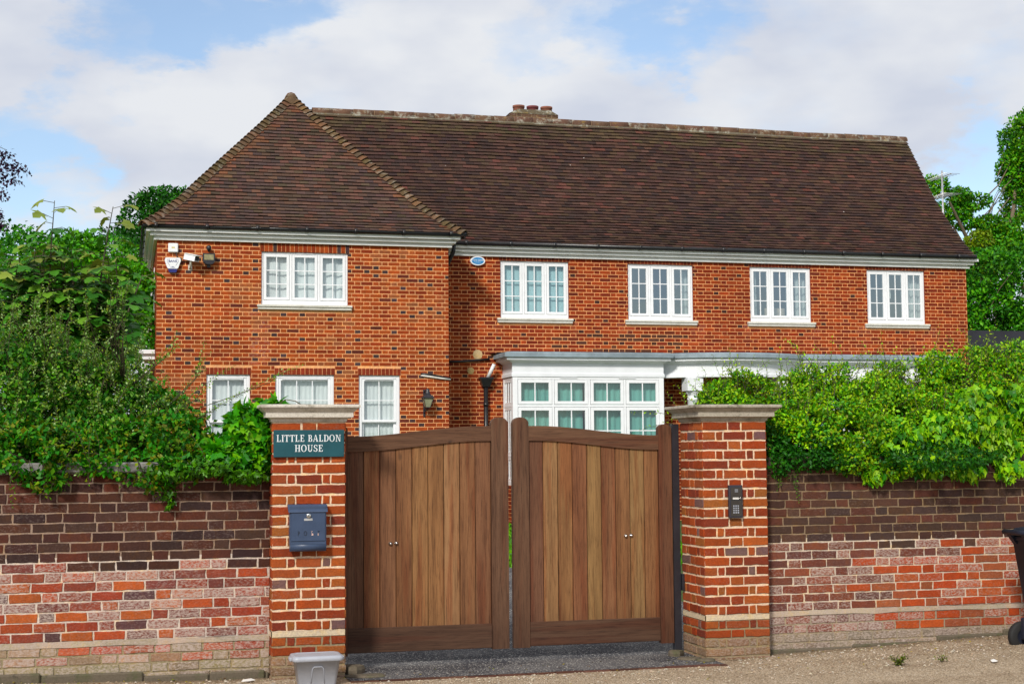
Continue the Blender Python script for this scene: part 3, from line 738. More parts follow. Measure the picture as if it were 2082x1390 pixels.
# ---------------------------------------------------------------- windows
def rect_frame(mb, x0, x1, z0, z1, y0, y1, b, bb=None, col=(1, 1, 1, 0)):
    bb = bb or b
    mb.bbox(x0, x0+b, y0, y1, z0, z1, .003); mb.bbox(x1-b, x1, y0, y1, z0, z1, .003)
    mb.bbox(x0+b, x1-b, y0+.0015, y1-.001, z0, z0+bb, .003); mb.bbox(x0+b, x1-b, y0+.0015, y1-.001, z1-b, z1, .003)
def sash(parent, x0, x1, z0, z1, y, cols, rows, b=.048, bar=.018, glass='glass'):
    mb = MB(); rect_frame(mb, x0, x1, z0, z1, y, y+.045, b)
    gx0, gx1, gz0, gz1 = x0+b, x1-b, z0+b, z1-b
    for i in range(1, cols): xx = gx0+(gx1-gx0)*i/cols; mb.box(xx-bar/2, xx+bar/2, y+.008, y+.03, gz0, gz1)
    for k in range(1, rows):
        zz = gz0+(gz1-gz0)*k/rows; mb.box(gx0, gx1, y+.0095, y+.0285, zz-bar/2, zz+bar/2)
    mb.build('sash', MATS['white'], parent)
    g = MB(); q1, q2 = random.uniform(-.005, .005), random.uniform(-.004, .004); tl = [-q1-q2, q1-q2, q1+q2, -q1+q2]
    g.add([(gx0, y+.02+tl[0], gz0), (gx1, y+.02+tl[1], gz0), (gx1, y+.02+tl[2], gz1), (gx0, y+.02+tl[3], gz1)], [(0, 1, 2, 3)])
    g.build('pane', MATS[glass], parent)
def casement(x0, x1, z0, z1, Y, n_, rows, glass='glass', label=None, sill=True, sillw=.065, recess=.03):
    y = Y+recess; fr = .04
    mb = MB(); rect_frame(mb, x0, x1, z0, z1, y, y+.07, fr, .085)
    lw = (x1-x0-2*fr-(n_-1)*.042)/n_
    for i in range(1, n_):
        xx = x0+fr+i*lw+(i-1)*.042; mb.bbox(xx, xx+.042, y+.002, y+.068, z0+.085, z1-fr, .003)
    mb.bbox((x0+x1)/2-.16, (x0+x1)/2+.16, y-.012, y+.002, z1-.028, z1-.012, .003)
    w_ = mb.build('window', MATS['white'], house)
    if label: w_['label'] = label
    for i in range(n_):
        a = x0+fr+i*(lw+.042); sash(w_, a+.005, a+lw-.005, z0+.09, z1-fr-.005, y-.010, 2, rows, glass=glass)
    if sill:
        s_ = MB(); s_.bbox(x0-sillw, x1+sillw, Y-.055, Y+.06, z0-.092, z0-.045, .005); s_.bbox(x0-sillw-.012, x1+sillw+.012, Y-.075, Y+.06, z0-.045, z0-.002, .006)
        s_.build('sill', MATS['sill'], w_)
    return w_
casement(*win_g, GY, 3, 3, 'glass_clear', 'window hung with white net curtain')
for i, (a, b) in enumerate(mw): casement(a, b, MZ0, MZ1, MY, 3, 3, 'glass_clear' if i == 0 else 'glass')
def sashwin(x0, x1, z0, z1, Y, cols):
    y = Y+.03; mb = MB(); rect_frame(mb, x0, x1, z0, z1, y, y+.08, .06, .07); mb.bbox(x0+.12, x1-.12, y-.008, y+.004, z1-.085, z1-.065, .002)
    w_ = mb.build('window', MATS['white'], house); zm = 2.275
    sash(w_, x0+.062, x1-.062, zm, z1-.062, y+.012, cols, 2, .045, .016, 'glass_clear')
    sash(w_, x0+.062, x1-.062, z0+.072, zm+.02, y+.062, cols, 2, .045, .016, 'glass_clear')
    s_ = MB(); s_.bbox(x0-.06, x1+.06, Y-.05, Y+.05, z0-.08, z0-.003, .005); s_.build('sill', MATS['sill'], w_)
for (a, b, c, d), k in zip(gw, (2, 3, 2)): sashwin(a, b, c, d, GY, k)
# curtains: hanging cloth, a thing each
def curtain(x0, x1, z0, z1, Y, mat, label, amp=.022, per=.11, name='curtain', cat='curtain', group=None, skew=0.0):
    mb = MB(); nx = max(6, int((x1-x0)/.012)); nz = 8; v = []; ph = random.uniform(0, 6)
    for k in range(nz+1):
        for i in range(nx+1):
            x = x0+(x1-x0)*i/nx; t = k/nz
            u_ = x+skew*(1-t)*(.5+.5*math.sin(x*9+ph))
            y = Y+amp*math.sin(2*math.pi*u_/per+1.3*math.sin(u_*5+ph))*(.7+.5*(1-t)*math.sin(u_*7))
            v.append((x, y, z0+(z1-z0)*t))
    m_ = nx+1
    mb.add(v, [(k*m_+i, k*m_+i+1, (k+1)*m_+i+1, (k+1)*m_+i) for k in range(nz) for i in range(nx)], smooth=True)
    return tag(mb.build(name, MATS[mat]), label, cat, group)
curtain(win_g[0]+.02, win_g[1]-.02, 4.4, 5.4, GY+.125, 'net', 'white net curtain in creased folds behind the upper window of the projecting wing', .016, .27, 'net_curtain', skew=.25)
GN = 'net curtains in the ground floor windows of the wing'
for (a, b, c, d), lab in zip(gw, ('pleated white net curtain in the ground floor window nearest the shrubs', 'pleated white net curtain in the three-pane-wide window above the left gate pillar', 'pleated white net curtain in the ground floor window above the left gate leaf')):
    curtain(a, b, c, d, GY+.15, 'net', lab, .007, .085, 'net_curtain', group=GN)
mb = MB(); mb.box(mw[0][0]+.02, mw[0][1]-.02, MY+.12, MY+.125, 4.3, 5.5); tag(mb.build('roller_blind', MATS['blind']), 'pale aqua roller blind pulled down in the upper window beside the oval plaque', 'blind')
a, b = mw[1]; curtain(b-.2, b-.02, 4.3, 5.5, MY+.2, 'pale_curtain', 'pale curtain drawn to the edge of the upper window with the potted orchids', .02, .07)
a, b = mw[2]; curtain(a+.02, a+.22, 4.3, 5.5, MY+.2, 'pale_curtain', 'pale curtain at the left edge of the third upper window of the main range', .02, .07)
curtain(b-.28, b-.02, 4.3, 5.5, MY+.2, 'pale_curtain', 'pale curtain at the right edge of the third upper window of the main range', .02, .07)
mb = MB(); mb.box(a+.5, a+.95, MY+.4, MY+.43, 4.3, 4.68); tag(mb.build('headboard', MATS['sand']), 'sandy panel standing inside the third upper window of the main range', 'headboard')
a, b = mw[3]; curtain(b-.42, b-.02, 4.3, 5.5, MY+.2, 'pale_curtain', 'pale curtain on one side of the upper window nearest the roof verge', .02, .08)
mb = MB(); mb.box(a+.5, a+.6, MY+.1, MY+.103, 4.9, 5.08); tag(mb.build('paper_note', MATS['paper']), 'white sheet of paper stuck inside the upper window nearest the roof verge', 'paper')
def orchid(x, z1, label):
    t = thing('potted_orchid', label, 'houseplant', (x, MY+.17, MZ0), 'potted orchids on the window sill')
    p = MB(); p.lathe([(.05, 0), (.065, .11), (.058, .11), (.045, .02)], (x, MY+.17, MZ0+.06), 14); p.build('pot', MATS['dark_metal'], t)
    s_ = MB(); s_.tube([(x, MY+.17, MZ0+.15), (x+.015, MY+.16, MZ0+.5), (x+.05, MY+.16, z1-.05), (x+.02, MY+.15, z1)], .006, 6)
    for k in range(7):
        q = k*.9; s_.tube([(x, MY+.17, MZ0+.2+.04*k), (x+.09*math.cos(q), MY+.17+.05*math.sin(q), MZ0+.28+.04*k), (x+.15*math.cos(q), MY+.17+.06*math.sin(q), MZ0+.19+.04*k)], [.012, .02, .003], 5)
    s_.build('leaves', MATS['orchid'], t)
    f = MB()
    for k in range(6): 
        q = k*1.05; f.lathe([(.001, -.015), (.03, 0), (.001, .015)], (x+.03+.04*math.cos(q), MY+.15, z1-.03+.035*math.sin(q)), 7, 'y')
    f.build('flower', MATS['petal'], t)
orchid(10.57, 5.12, 'dark potted orchid in the middle casement of the second upper window'); orchid(10.90, 5.10, 'dark potted orchid in the right casement of the second upper window')

# ---------------------------------------------------------------- bays and porch
def profile_run(mb, path, prof, closed=False):
    """sweep a (out, z) profile along a plan path; out is measured to the right of travel... outward normal"""
    n_ = len(path); v = []; P = [Vector((*p, 0)) for p in path]
    for i in range(n_):
        if i == 0: t0 = t1 = (P[1]-P[0]).normalized()
        elif i == n_-1: t0 = t1 = (P[-1]-P[-2]).normalized()
        else: t0, t1 = (P[i]-P[i-1]).normalized(), (P[i+1]-P[i]).normalized()
        nn = [Vector((t.y, -t.x, 0)) for t in (t0, t1)]; m_ = (nn[0]+nn[1]).normalized(); k = 1/max(.3, m_.dot(nn[0]))
        for o, z in prof: v.append((P[i].x+m_.x*o*k, P[i].y+m_.y*o*k, z))
    q = len(prof)
    mb.add(v, [(i*q+j, (i+1)*q+j, (i+1)*q+j+1, i*q+j+1) for i in range(n_-1) for j in range(q-1)])
BF = 27.93; BZ = 3.155
arc = [(11.87+1.62*math.sin(R(a)), 27.60+1.62*(1-math.cos(R(a)))*.62-.28*math.cos(R(a))*.0) for a in range(-74, 75, 8)]
plan = [(7.22, MY), (7.22, BF), (10.32, BF)]+[p for p in arc if 10.36 < p[0] < 13.38]+[(13.42, BF), (16.55, BF), (16.55, MY)]
mb = MB()
profile_run(mb, plan, [(-.05, BZ-.01), (.005, BZ-.01), (.012, BZ), (.012, BZ+.055), (.004, BZ+.06), (.004, BZ+.068), (-.006, BZ+.072), (-.006, BZ+.255), (.015, BZ+.268), (.05, BZ+.29), (.06, BZ+.30), (.135, BZ+.315), (.135, BZ+.365), (.1, BZ+.37)])
fas = mb.build('bay_fascia', MATS['fascia'], house)
mb = MB()
profile_run(mb, plan, [(.1, BZ+.366), (.185, BZ+.37), (.185, BZ+.445), (.12, BZ+.47), (-.1, BZ+.49)])
inner = [(6.95, MY-.001)]+[(p[0], p[1]) for p in plan[1:-1]]+[(16.8, MY-.001)]
k = len(inner); mb.add([(x, y, BZ+.488) for x, y in inner], [tuple(range(k-1, -1, -1))[::-1]])
mb.build('flat_roof', MATS['lead'], fas)
mb = MB(); k = len(plan); mb.add([(x, y, BZ+.03) for x, y in plan], [tuple(range(k))]); mb.build('soffit', MATS['soffit'], fas)
def bay(x0, x1, label, lab2):
    zb = 1.06; b = thing('x', '', '') if False else None
    mb = MB()
    for xx in (x0, x1-.1): mb.bbox(xx, xx+.1, BF, BF+.1, zb, BZ-.012, .004)
    mb.bbox(x0+.1, x1-.1, BF+.003, BF+.09, zb, zb+.08, .004); mb.bbox(x0+.1, x1-.1, BF+.003, BF+.09, BZ-.055, BZ-.014, .004)
    zt = 2.59
    mb.bbox(x0+.1, x1-.1, BF+.003, BF+.09, zt-.025, zt+.02, .004); mb.bbox(x0+.1, x1-.1, BF+.003, BF+.09, 1.60, 1.645, .004)
    n_ = 4; lw = (x1-x0-.2-3*.04)/4
    for i in range(1, 4):
        xx = x0+.1+i*lw+(i-1)*.04
        for z0, z1 in ((zb+.08, 1.60), (1.645, zt-.025), (zt+.02, BZ-.055)): mb.bbox(xx, xx+.04, BF+.005, BF+.088, z0, z1, .003)
    for xx in (x0+.95, x0+2.15): mb.bbox(xx, xx+.35, BF-.012, BF+.002, BZ-.033, BZ-.016, .003)
    for X, s_ in ((x0, 1), (x1, -1)):
        for y in (MY-.07, BF+.1):
            if y > BF+.2: mb.bbox(X if s_ > 0 else X-.07, X+.07 if s_ > 0 else X, y-.0, y+.06, zb, BZ-.012, .003)
        for z0, z1 in ((zb, zb+.08), (1.60, 1.645), (zt-.025, zt+.02), (BZ-.055, BZ-.014)): mb.bbox(min(X+.003*s_, X+.073*s_), max(X+.003*s_, X+.073*s_), BF+.1, MY-.07, z0, z1, .003)
        for i in (1, 2, 3):
            yy = BF+.1+(MY-.07-BF-.1)*i/4; mb.box(min(X+.01*s_, X+.03*s_), max(X+.01*s_, X+.03*s_), yy-.012, yy+.012, zb+.08, BZ-.055)
        for z0, z1 in ((zb+.08, 1.60), (1.645, zt-.025), (zt+.02, BZ-.055)):
            for yy in (BF+.1, MY-.12): mb.box(min(X+.006*s_, X+.05*s_), max(X+.006*s_, X+.05*s_), yy, yy+.05, z0, z1)
            for zz in (z0, z1-.05): mb.box(min(X+.008*s_, X+.048*s_), max(X+.008*s_, X+.048*s_), BF+.15, MY-.12, zz, zz+.05)
    w_ = mb.build('bay_window', MATS['white'], house); w_['label'] = label
    for i in range(4):
        a = x0+.1+i*(lw+.04)
        sash(w_, a+.008, a+lw-.008, zt+.028, BZ-.06, BF-.006, 2, 1, .06, .02, 'glass_clear')
        sash(w_, a+.008, a+lw-.008, 1.65, zt-.032, BF-.006, 2, 2, .06, .02, 'glass_clear')
        sash(w_, a+.008, a+lw-.008, zb+.088, 1.594, BF-.006, 2, 2, .06, .02, 'glass_clear')
    for X in (x0+.02, x1-.02):
        g = MB(); g.add([(X, BF+.1, zb), (X, MY-.07, zb), (X, MY-.07, BZ-.02), (X, BF+.1, BZ-.02)], [(0, 1, 2, 3)]); g.build('pane', MATS['glass_clear'], w_)
    br = MB(); panel(br, front(BF), x0, x1, HG-.2, zb, .0752, .0148, flemish, col_main, MORTM); panel(br, side_l(x0), -MY, -BF, HG-.2, zb, .0752, .0148, flemish, col_main, MORTM); panel(br, side_r(x1), BF, MY, HG-.2, zb, .0752, .0148, flemish, col_main, MORTM)
    br.build('wall', MATS['house_brick'], w_)
    return w_
bay(7.23, 10.315, 'white bay window of three rows of panes', ''); bay(13.43, 16.54, 'white bay window behind the hedge', '')
TC = 'teal curtains in the bay window'
for k, (a, b, lab) in enumerate(((7.3, 8.68, 'teal curtain filling the bay window lights nearest the downpipe'), (8.86, 10.26, 'teal curtain filling the bay window lights nearest the porch column'))):
    curtain(a, b, 1.0, 3.15, BF+.15, 'teal_curtain', lab, .013, .12, group=TC)
curtain(13.5, 16.45, 1.0, 3.15, BF+.22, 'teal_curtain', 'teal curtain in the bay window hidden by the bright green hedge', .03, .12)
for xx in (10.92, 12.84):
    mb = MB(); yy = 27.93
    mb.lathe([(.16, 0), (.16, .08), (.135, .12), (.125, .2), (.118, 1.3), (.105, 2.42), (.115, 2.43), (.115, 2.45), (.105, 2.46), (.105, 2.53), (.14, 2.56), (.14, 2.60)], (xx, yy, HG), 24)
    mb.bbox(xx-.165, xx+.165, yy-.165, yy+.165, HG+2.60, BZ-.011, .004); mb.build('column', MATS['fascia'], house)
mb = MB(); mb.box(11.4, 12.35, MY-.03, MY-.008, HG, 2.5); mb.build('front_door', MATS['dark_metal'], house)
mb = MB(); mb.bbox(.24, .536, 28.3, 29.7, 3.55, 3.63, .01); mb.bbox(.31, .537, 28.36, 29.6, 3.45, 3.549, .01); mb.tube([(.52, 28.5, 2.9), (.45, 28.5, 2.96), (.40, 28.5, 3.12), (.36, 28.5, 3.3), (.3, 28.5, 3.4)], [.02, .05, .06, .05, .05], 8)
mb.build('side_canopy', MATS['white'], house)
for y in (29.5, 30.9, 32.3):
    mb = MB(); mb.bbox(.525, .539, y+.05, y+.85, 4.358, 5.3, .003); w_ = mb.build('window', MATS['white'], house)
    mb = MB(); mb.bbox(.47, .538, y, y+.9, 4.30, 4.36, .006); mb.build('sill', MATS['sill'], w_)

# downpipes
mb = MB(); mb.tube([(6.2, MY-GO, ZG-.03), (6.2, MY-GO, ZG-.13), (6.19, MY-.22, ZG-.2), (6.02, MY-.12, 5.22), (5.965, MY-.065, 5.05), (5.965, MY-.065, HG)], .042, 10)
for z in (4.4, 3.0, 1.6): mb.tube([(5.965, MY-.065, z), (5.965, MY-.065, z+.07)], .05, 10)
mb.build('downpipe', MATS['black_pipe'], house)
mb = MB(); hx = 6.865
mb.hexa([(hx-.07, MY-.13, 2.98), (hx+.07, MY-.13, 2.98), (hx+.07, MY-.015, 2.98), (hx-.07, MY-.015, 2.98), (hx-.12, MY-.17, 3.13), (hx+.12, MY-.17, 3.13), (hx+.12, MY-.01, 3.13), (hx-.12, MY-.01, 3.13)])
mb.bbox(hx-.135, hx+.135, MY-.18, MY-.009, 3.13, 3.17, .005)
mb.tube([(hx, MY-.075, 3.0), (hx, MY-.075, HG)], .045, 10)
for z in (2.6, 1.2): mb.tube([(hx, MY-.075, z), (hx, MY-.075, z+.07)], .053, 10)
dp = mb.build('downpipe', MATS['black_pipe'], house)
mb = MB(); mb.tube([(hx+.14, MY-.2, 3.42), (hx+.03, MY-.1, 3.15)], .035, 10); mb.build('spout', MATS['white'], dp)
mb = MB(); mb.tube([(5.96, MY-.04, 3.47), (6.4, MY-.04, 3.48), (6.95, MY-.04, 3.53)], .022, 8); mb.build('waste_pipe', MATS['black_pipe'], house)
mb = MB(); mb.lathe([(.001, -.006), (.05, -.005), (.085, 0)], (6.07, MY-.004, 2.78), 12, 'y', lin(196, 172, 120)); mb.lathe([(.001, -.006), (.04, -.005), (.07, 0)], (6.58, MY-.004, 3.30), 10, 'y', lin(190, 165, 110)); mb.lathe([(.001, -.008), (.06, -.006), (.1, 0)], (6.72, MY-.004, 3.62), 10, 'y', lin(196, 172, 130))
mb.build('mortar_patch', MATS['house_brick'], house)
# cables along the wing
c = thing('cable_bundle', 'black and white cables looping out of the brick corner above the lantern', 'cable', (5.4, GY, 3.1))
for k, (dz, mm) in enumerate(((.0, 'black_pipe'), (.012, 'black_pipe'), (-.022, 'cable_white'), (-.034, 'cable_white'))):
    mb = MB(); mb.tube([(5.37, GY+.0, 3.165+dz), (5.38, GY-.03, 3.17+dz), (5.55, GY-.03, 3.155+dz*1.2), (5.75, GY-.03, 3.12+dz), (5.93, GY-.025, 3.09+dz*.6), (5.955, GY+.1, 3.07)], .010, 6); mb.build('cable', MATS[mm], c)

# ---------------------------------------------------------------- fittings on the wing
def text(s_, size, mat, name, parent, loc, align='CENTER', rot=(R(90), 0, 0), thick=.0, sx=1.0, bold=0):
    cu = bpy.data.curves.new('t', 'FONT'); cu.body = s_; cu.size = size; cu.align_x = align; cu.align_y = 'CENTER'; cu.extrude = .0012; cu.offset = bold
    o = bpy.data.objects.new('t', cu); COL.objects.link(o); bpy.context.view_layer.update()
    me = bpy.data.meshes.new_from_object(o.evaluated_get(bpy.context.evaluated_depsgraph_get())); bpy.data.objects.remove(o)
    me.materials.clear(); me.materials.append(MATS[mat])
    m_ = Matrix.Translation(Vector(loc)-origin(parent)) @ Matrix.Rotation(rot[0], 4, 'X') @ Matrix.Diagonal((sx, 1, 1, 1)); me.transform(m_)
    ob = bpy.data.objects.new(name, me); COL.objects.link(ob); ob.parent = parent; return ob
a0 = at(351, 538, GY)
al = thing('alarm_box', 'white burglar alarm box with blue base fixed to the brick wing', 'alarm', (a0.x, GY, a0.z-.16))
x, z = a0.x, a0.z
def shield(w1, w2, zt, zb): return [(x-w2, zb), (x+w2, zb), (x+w2*1.35, zb+.012), (x+w1, zt-.05), (x+w1-.012, zt-.006), (x+w1-.03, zt), (x-w1+.03, zt), (x-w1+.012, zt-.006), (x-w1, zt-.05), (x-w2*1.35, zb+.012)]
mb = MB(); mb.prism(shield(.143, .07, z+.118, z-.08), GY-.075, GY-.007); mb.build('body', MATS['white'], al)
mb = MB(); mb.prism([(x-.05, z-.148), (x+.05, z-.148), (x+.066, z-.135), (x+.082, z-.082), (x-.082, z-.082), (x-.066, z-.135)], GY-.07, GY-.007); mb.build('base', MATS['navy'], al)
text('BANS', .056, 'navy_ink', 'lettering', al, (x, GY-.0765, z+.052), sx=1.1, bold=.001)
mb = MB()
for sg in (-1, 1): mb.tube([(x+sg*.05, GY-.076, z+.09), (x+sg*.095, GY-.076, z+.085), (x+sg*.10, GY-.076, z+.05), (x+sg*.05, GY-.076, z-.03)], .0025, 4)
for q, ww in ((-.045, .02), (-.06, .045)): mb.box(x-ww, x+ww, GY-.0765, GY-.0755, z+q-.004, z+q+.004)
mb.build('emblem', MATS['navy_ink'], al)
a0 = at(352, 504, GY); x, z = a0.x, a0.z
jb = thing('junction_box', 'small square white junction box tucked under the cornice', 'box', (x, GY, z)); mb = MB(); mb.bbox(x-.088, x+.088, GY-.06, GY-.006, z-.085, z+.08, .012); mb.build('cover', MATS['white'], jb); mb = MB(); mb.box(x-.03, x+.03, GY-.0612, GY-.0602, z-.015, z+.012); mb.build('badge', MATS['yellow_ink'], jb)
mb = MB(); mb.tube([(x+.05, GY-.02, z-.08), (x+.07, GY-.02, z-.16), (x+.16, GY-.02, z-.24), (x+.3, GY-.02, z-.255)], .008, 6); mb.build('cable', MATS['dark_metal'], jb)
a0 = at(389, 527, GY); x, z = a0.x, a0.z
cc = thing('security_camera', 'white boxed security camera on a wall bracket beside the alarm box', 'camera', (x, GY, z))
ax = Vector((.62, -.74, -.22)).normalized(); sx_ = ax.cross(Vector((0, 0, 1))).normalized(); uz = sx_.cross(ax)
def obox(mb, c, l0, l1, w_, h0, h1, tw=1.0): mb.hexa([c+ax*l+sx_*q*w_*(tw if hh == h1 else 1)+uz*hh for hh in (h0, h1) for l, q in ((l0, -1), (l1, -1), (l1, 1), (l0, 1))])
c0_ = Vector((x, GY-.16, z+.01))
mb = MB(); obox(mb, c0_, -.15, .14, .058, -.055, .05, .8); mb.build('housing', MATS['white'], cc)
mb = MB(); obox(mb, c0_, -.13, .19, .064, .051, .062); mb.build('sunshield', MATS['white'], cc)
mb = MB(); obox(mb, c0_, .138, .146, .045, -.042, .038); mb.build('lens_window', MATS['letter_dark'], cc)
mb = MB(); mb.tube([c0_-uz*.05, c0_-uz*.1, Vector((x-.02, GY-.05, z-.16)), Vector((x-.02, GY-.01, z-.17))], [.022, .02, .018, .03], 8); mb.bbox(x-.055, x+.015, GY-.02, GY-.006, z-.21, z-.1, .004); mb.build('bracket', MATS['cable_white'], cc)
a0 = at(424, 528, GY); x, z = a0.x, a0.z
fl = thing('floodlight', 'black floodlight with round sensor above, beside the security camera', 'light', (x, GY, z))
mb = MB(); mb.prism([(x-.108, z-.02), (x-.1, z-.06), (x-.06, z-.095), (x+.06, z-.095), (x+.1, z-.06), (x+.108, z-.02), (x+.108, z+.1), (x-.108, z+.1)], GY-.13, GY-.05); mb.bbox(x-.03, x+.03, GY-.06, GY-.006, z-.15, z-.02, .005); mb.build('housing', MATS['dark_metal'], fl)
mb = MB(); mb.bbox(x-.085, x+.085, GY-.134, GY-.1305, z-.02, z+.08, .001); mb.build('glass', MATS['flood_glass'], fl)
mb = MB(); mb.lathe([(.001, -.055), (.03, -.045), (.045, -.015), (.045, .02), (.03, .04), (.001, .05)], (x+.0, GY-.09, z+.205), 14); mb.tube([(x, GY-.09, z+.16), (x, GY-.05, z+.15), (x, GY-.006, z+.17)], .018, 8); mb.build('sensor', MATS['dark_metal'], fl)
a0 = at(970, 531, MY); x, z = a0.x, a0.z
pq = thing('oval_plaque', 'small blue and white oval alarm plaque under the main cornice', 'plaque', (x, MY, z))
def ell(mb, rx, rz, y0, y1): mb.prism([(x+rx*math.cos(2*math.pi*k/28), z+rz*math.sin(2*math.pi*k/28)) for k in range(28)], y0, y1)
mb = MB(); ell(mb, .148, .09, MY-.06, MY-.007); mb.build('backing', MATS['white'], pq); mb = MB(); ell(mb, .125, .069, MY-.064, MY-.0605); mb.build('face', MATS['plaque_blue'], pq)
text('Chris Lewis', .05, 'sign_letter', 'lettering', pq, (x, MY-.0655, z+.015), bold=.0005); text('fire & security', .024, 'sign_letter', 'lettering', pq, (x, MY-.0655, z-.028))
# lantern
a0 = at(866, 818, GY); x, z = a0.x, a0.z
ln = thing('wall_lantern', 'black coach lantern on a scrolled bracket on the brick wing', 'lamp', (x, GY, z))
yl = GY-.16
def frus(mb, w0, w1, z0, z1): mb.hexa([(x+a*w0, yl+b*w0, z0) for a, b in ((-1, -1), (1, -1), (1, 1), (-1, 1))]+[(x+a*w1, yl+b*w1, z1) for a, b in ((-1, -1), (1, -1), (1, 1), (-1, 1))])
mb = MB(); frus(mb, .045, .088, z-.09, z+.075); mb.build('glass', MATS['lantern_glass'], ln)
mb = MB(); frus(mb, .112, .045, z+.085, z+.15); frus(mb, .112, .112, z+.075, z+.0845); frus(mb, .055, .055, z-.1, z-.0905)
for a, b in ((-1, -1), (1, -1), (1, 1), (-1, 1)): mb.tube([(x+a*.046, yl+b*.046, z-.09), (x+a*.091, yl+b*.091, z+.078)], .006, 5)
mb.lathe([(.045, .15), (.05, .19), (.035, .2), (.045, .23), (.02, .25), (.001, .26)], (x, yl, z), 10); mb.build('frame', MATS['dark_metal'], ln)
mb = MB(); mb.bbox(x-.055, x-.015, GY-.02, GY-.006, z-.27, z+.24, .004); mb.tube([(x-.035, GY-.02, z-.2), (x-.03, GY-.08, z-.17), (x, yl, z-.1)], .012, 6); mb.tube([(x-.035, GY-.02, z+.2), (x, yl, z+.24)], .01, 6); mb.tube([(x+.02, yl, z-.1), (x+.03, yl+.02, z-.13), (x, yl+.04, z-.15), (x-.03, GY-.02, z-.12)], .009, 6); mb.build('bracket', MATS['dark_metal'], ln)

# ---------------------------------------------------------------- gate pillars
PY = 11.5
PR = [lin(152, 68, 27), lin(144, 60, 23), lin(134, 55, 26), lin(158, 80, 34), lin(122, 52, 32), lin(146, 72, 36)]
def col_pillar(k, u, v, r_):
    if v < .17: return jit(lin(128, 100, 74), .2)+(.35,)
    q = random.random()
    if q < .04: return jit(lin(110, 82, 80), .15)+(.05,)
    if q < .10: return jit(lin(146, 84, 36), .15)+(.1,)
    return jit(random.choice(PR), .14, .05)+(random.choice((0, .03, .06, .12)),)
def pillar_bond(W):
    def b(row, u0, u1):
        j = .013
        if row % 2: seq = [(.213*W/.556, 's'), (.104*W/.556, 'h'), (.213*W/.556, 's')]
        else: seq = [(.104*W/.556, 'h'), (.052*W/.556, 'h'), (.192*W/.556, 's'), (.052*W/.556, 'h'), (.104*W/.556, 'h')]
        k = (u1-u0-j*(len(seq)-1))/sum(s for s, _ in seq); u = u0; out = []
        for s, kd in seq: out.append((u, u+s*k, kd)); u += s*k+j
        return out
    return b
def pmort(u, v): return lin(224, 200, 172) if v > .2 else lin(150, 134, 106)
def pillar(x0, x1, label, capmat):
    t = thing('gate_pillar', label, 'pillar', ((x0+x1)/2, PY+.27, 0), 'brick pillars either side of the gates')
    mb = MB(); W = x1-x0; D = .5; Z1 = 1.928
    for P, u0, u1 in ((front(PY), x0, x1), (side_l(x0), -PY-D, -PY), (side_r(x1), PY, PY+D), (back(PY+D), -x1, -x0)):
        panel(mb, P, u0, u1, .355, Z1, .0782, .0165, pillar_bond(u1-u0), col_pillar, pmort, proud=.007, rough=True)
        panel(mb, P, u0, u1, -.05, .315, .074, .016, pillar_bond(u1-u0), col_pillar, pmort, proud=.007, rough=True)
        mb.add([P(u0, .315, .006), P(u1, .315, .006), P(u1, .355, .006), P(u0, .355, .006)], [(0, 1, 2, 3)], lin(206, 190, 160)+(.3,))
    mb.build('shaft', MATS['near_brick'], t)
    c = MB(); prof = [(-.2, 1.928), (.004, 1.928), (.014, 1.936), (.014, 1.948), (.026, 1.958), (.032, 1.962), (.058, 1.965), (.058, 2.004), (.066, 2.008), (.08, 2.020), (.098, 2.036), (.106, 2.040), (.106, 2.056), (.098, 2.062), (-.27, 2.075)]
    pth = [(x0, PY), (x1, PY), (x1, PY+D), (x0, PY+D)]
    rings = []
    for (x, y), (sx_, sy_) in zip(pth, ((-1, -1), (1, -1), (1, 1), (-1, 1))): rings.append([(x+sx_*o, y+sy_*o, z) for o, z in prof])
    q = len(prof); v = [p for r_ in rings for p in r_]
    c.add(v, [(i*q+j, ((i+1) % 4)*q+j, ((i+1) % 4)*q+j+1, i*q+j+1) for i in range(4) for j in range(q-1)])
    c.build('cap', MATS[capmat], t); return t
LP0, LP1, RP0, RP1 = 1.092, 1.642, 4.577, 5.13
pillar(LP0, LP1, 'red brick gate pillar carrying the teal name board and blue letterbox', 'cap_stone')
pillar(RP0, RP1, 'red brick gate pillar carrying the door entry keypad', 'cap_stone_grey')

# boundary walls
WY = 11.65; WT = 1.555
def col_wl(k, u, v, r_):
    if v < .14: return jit(random.choice((lin(142, 130, 98), lin(128, 118, 84), lin(120, 104, 84))), .18)+(.55,)
    if v < .30: return jit(random.choice((lin(168, 84, 52), lin(160, 120, 92), lin(150, 128, 100), lin(170, 70, 44))), .2)+(random.choice((.3, .5, .7)),)
    if v < .86+.05*noise.noise((u*1.7, v*9, 1)):
        c = random.choice((lin(160, 70, 36), lin(146, 60, 38), lin(130, 62, 46), lin(168, 84, 40), lin(112, 58, 50), lin(140, 72, 52)))
        if random.random() < .08: c = lin(84, 58, 58)
        return jit(c, .15)+(random.choice((.15, .3, .45, .6, .7)),)
    c = random.choice((lin(74, 44, 34), lin(65, 41, 36), lin(82, 47, 36), lin(57, 40, 38), lin(90, 46, 33), lin(70, 48, 41)))
    return jit(c, .16)+(random.choice((0, .04, .08, .16)),)
def mort_l(u, v):
    if v < .14: return lin(146, 134, 100)+(.3,)
    return lin(208, 194, 180)+(.2,) if v < .86 else lin(152, 130, 113)+(.12,)
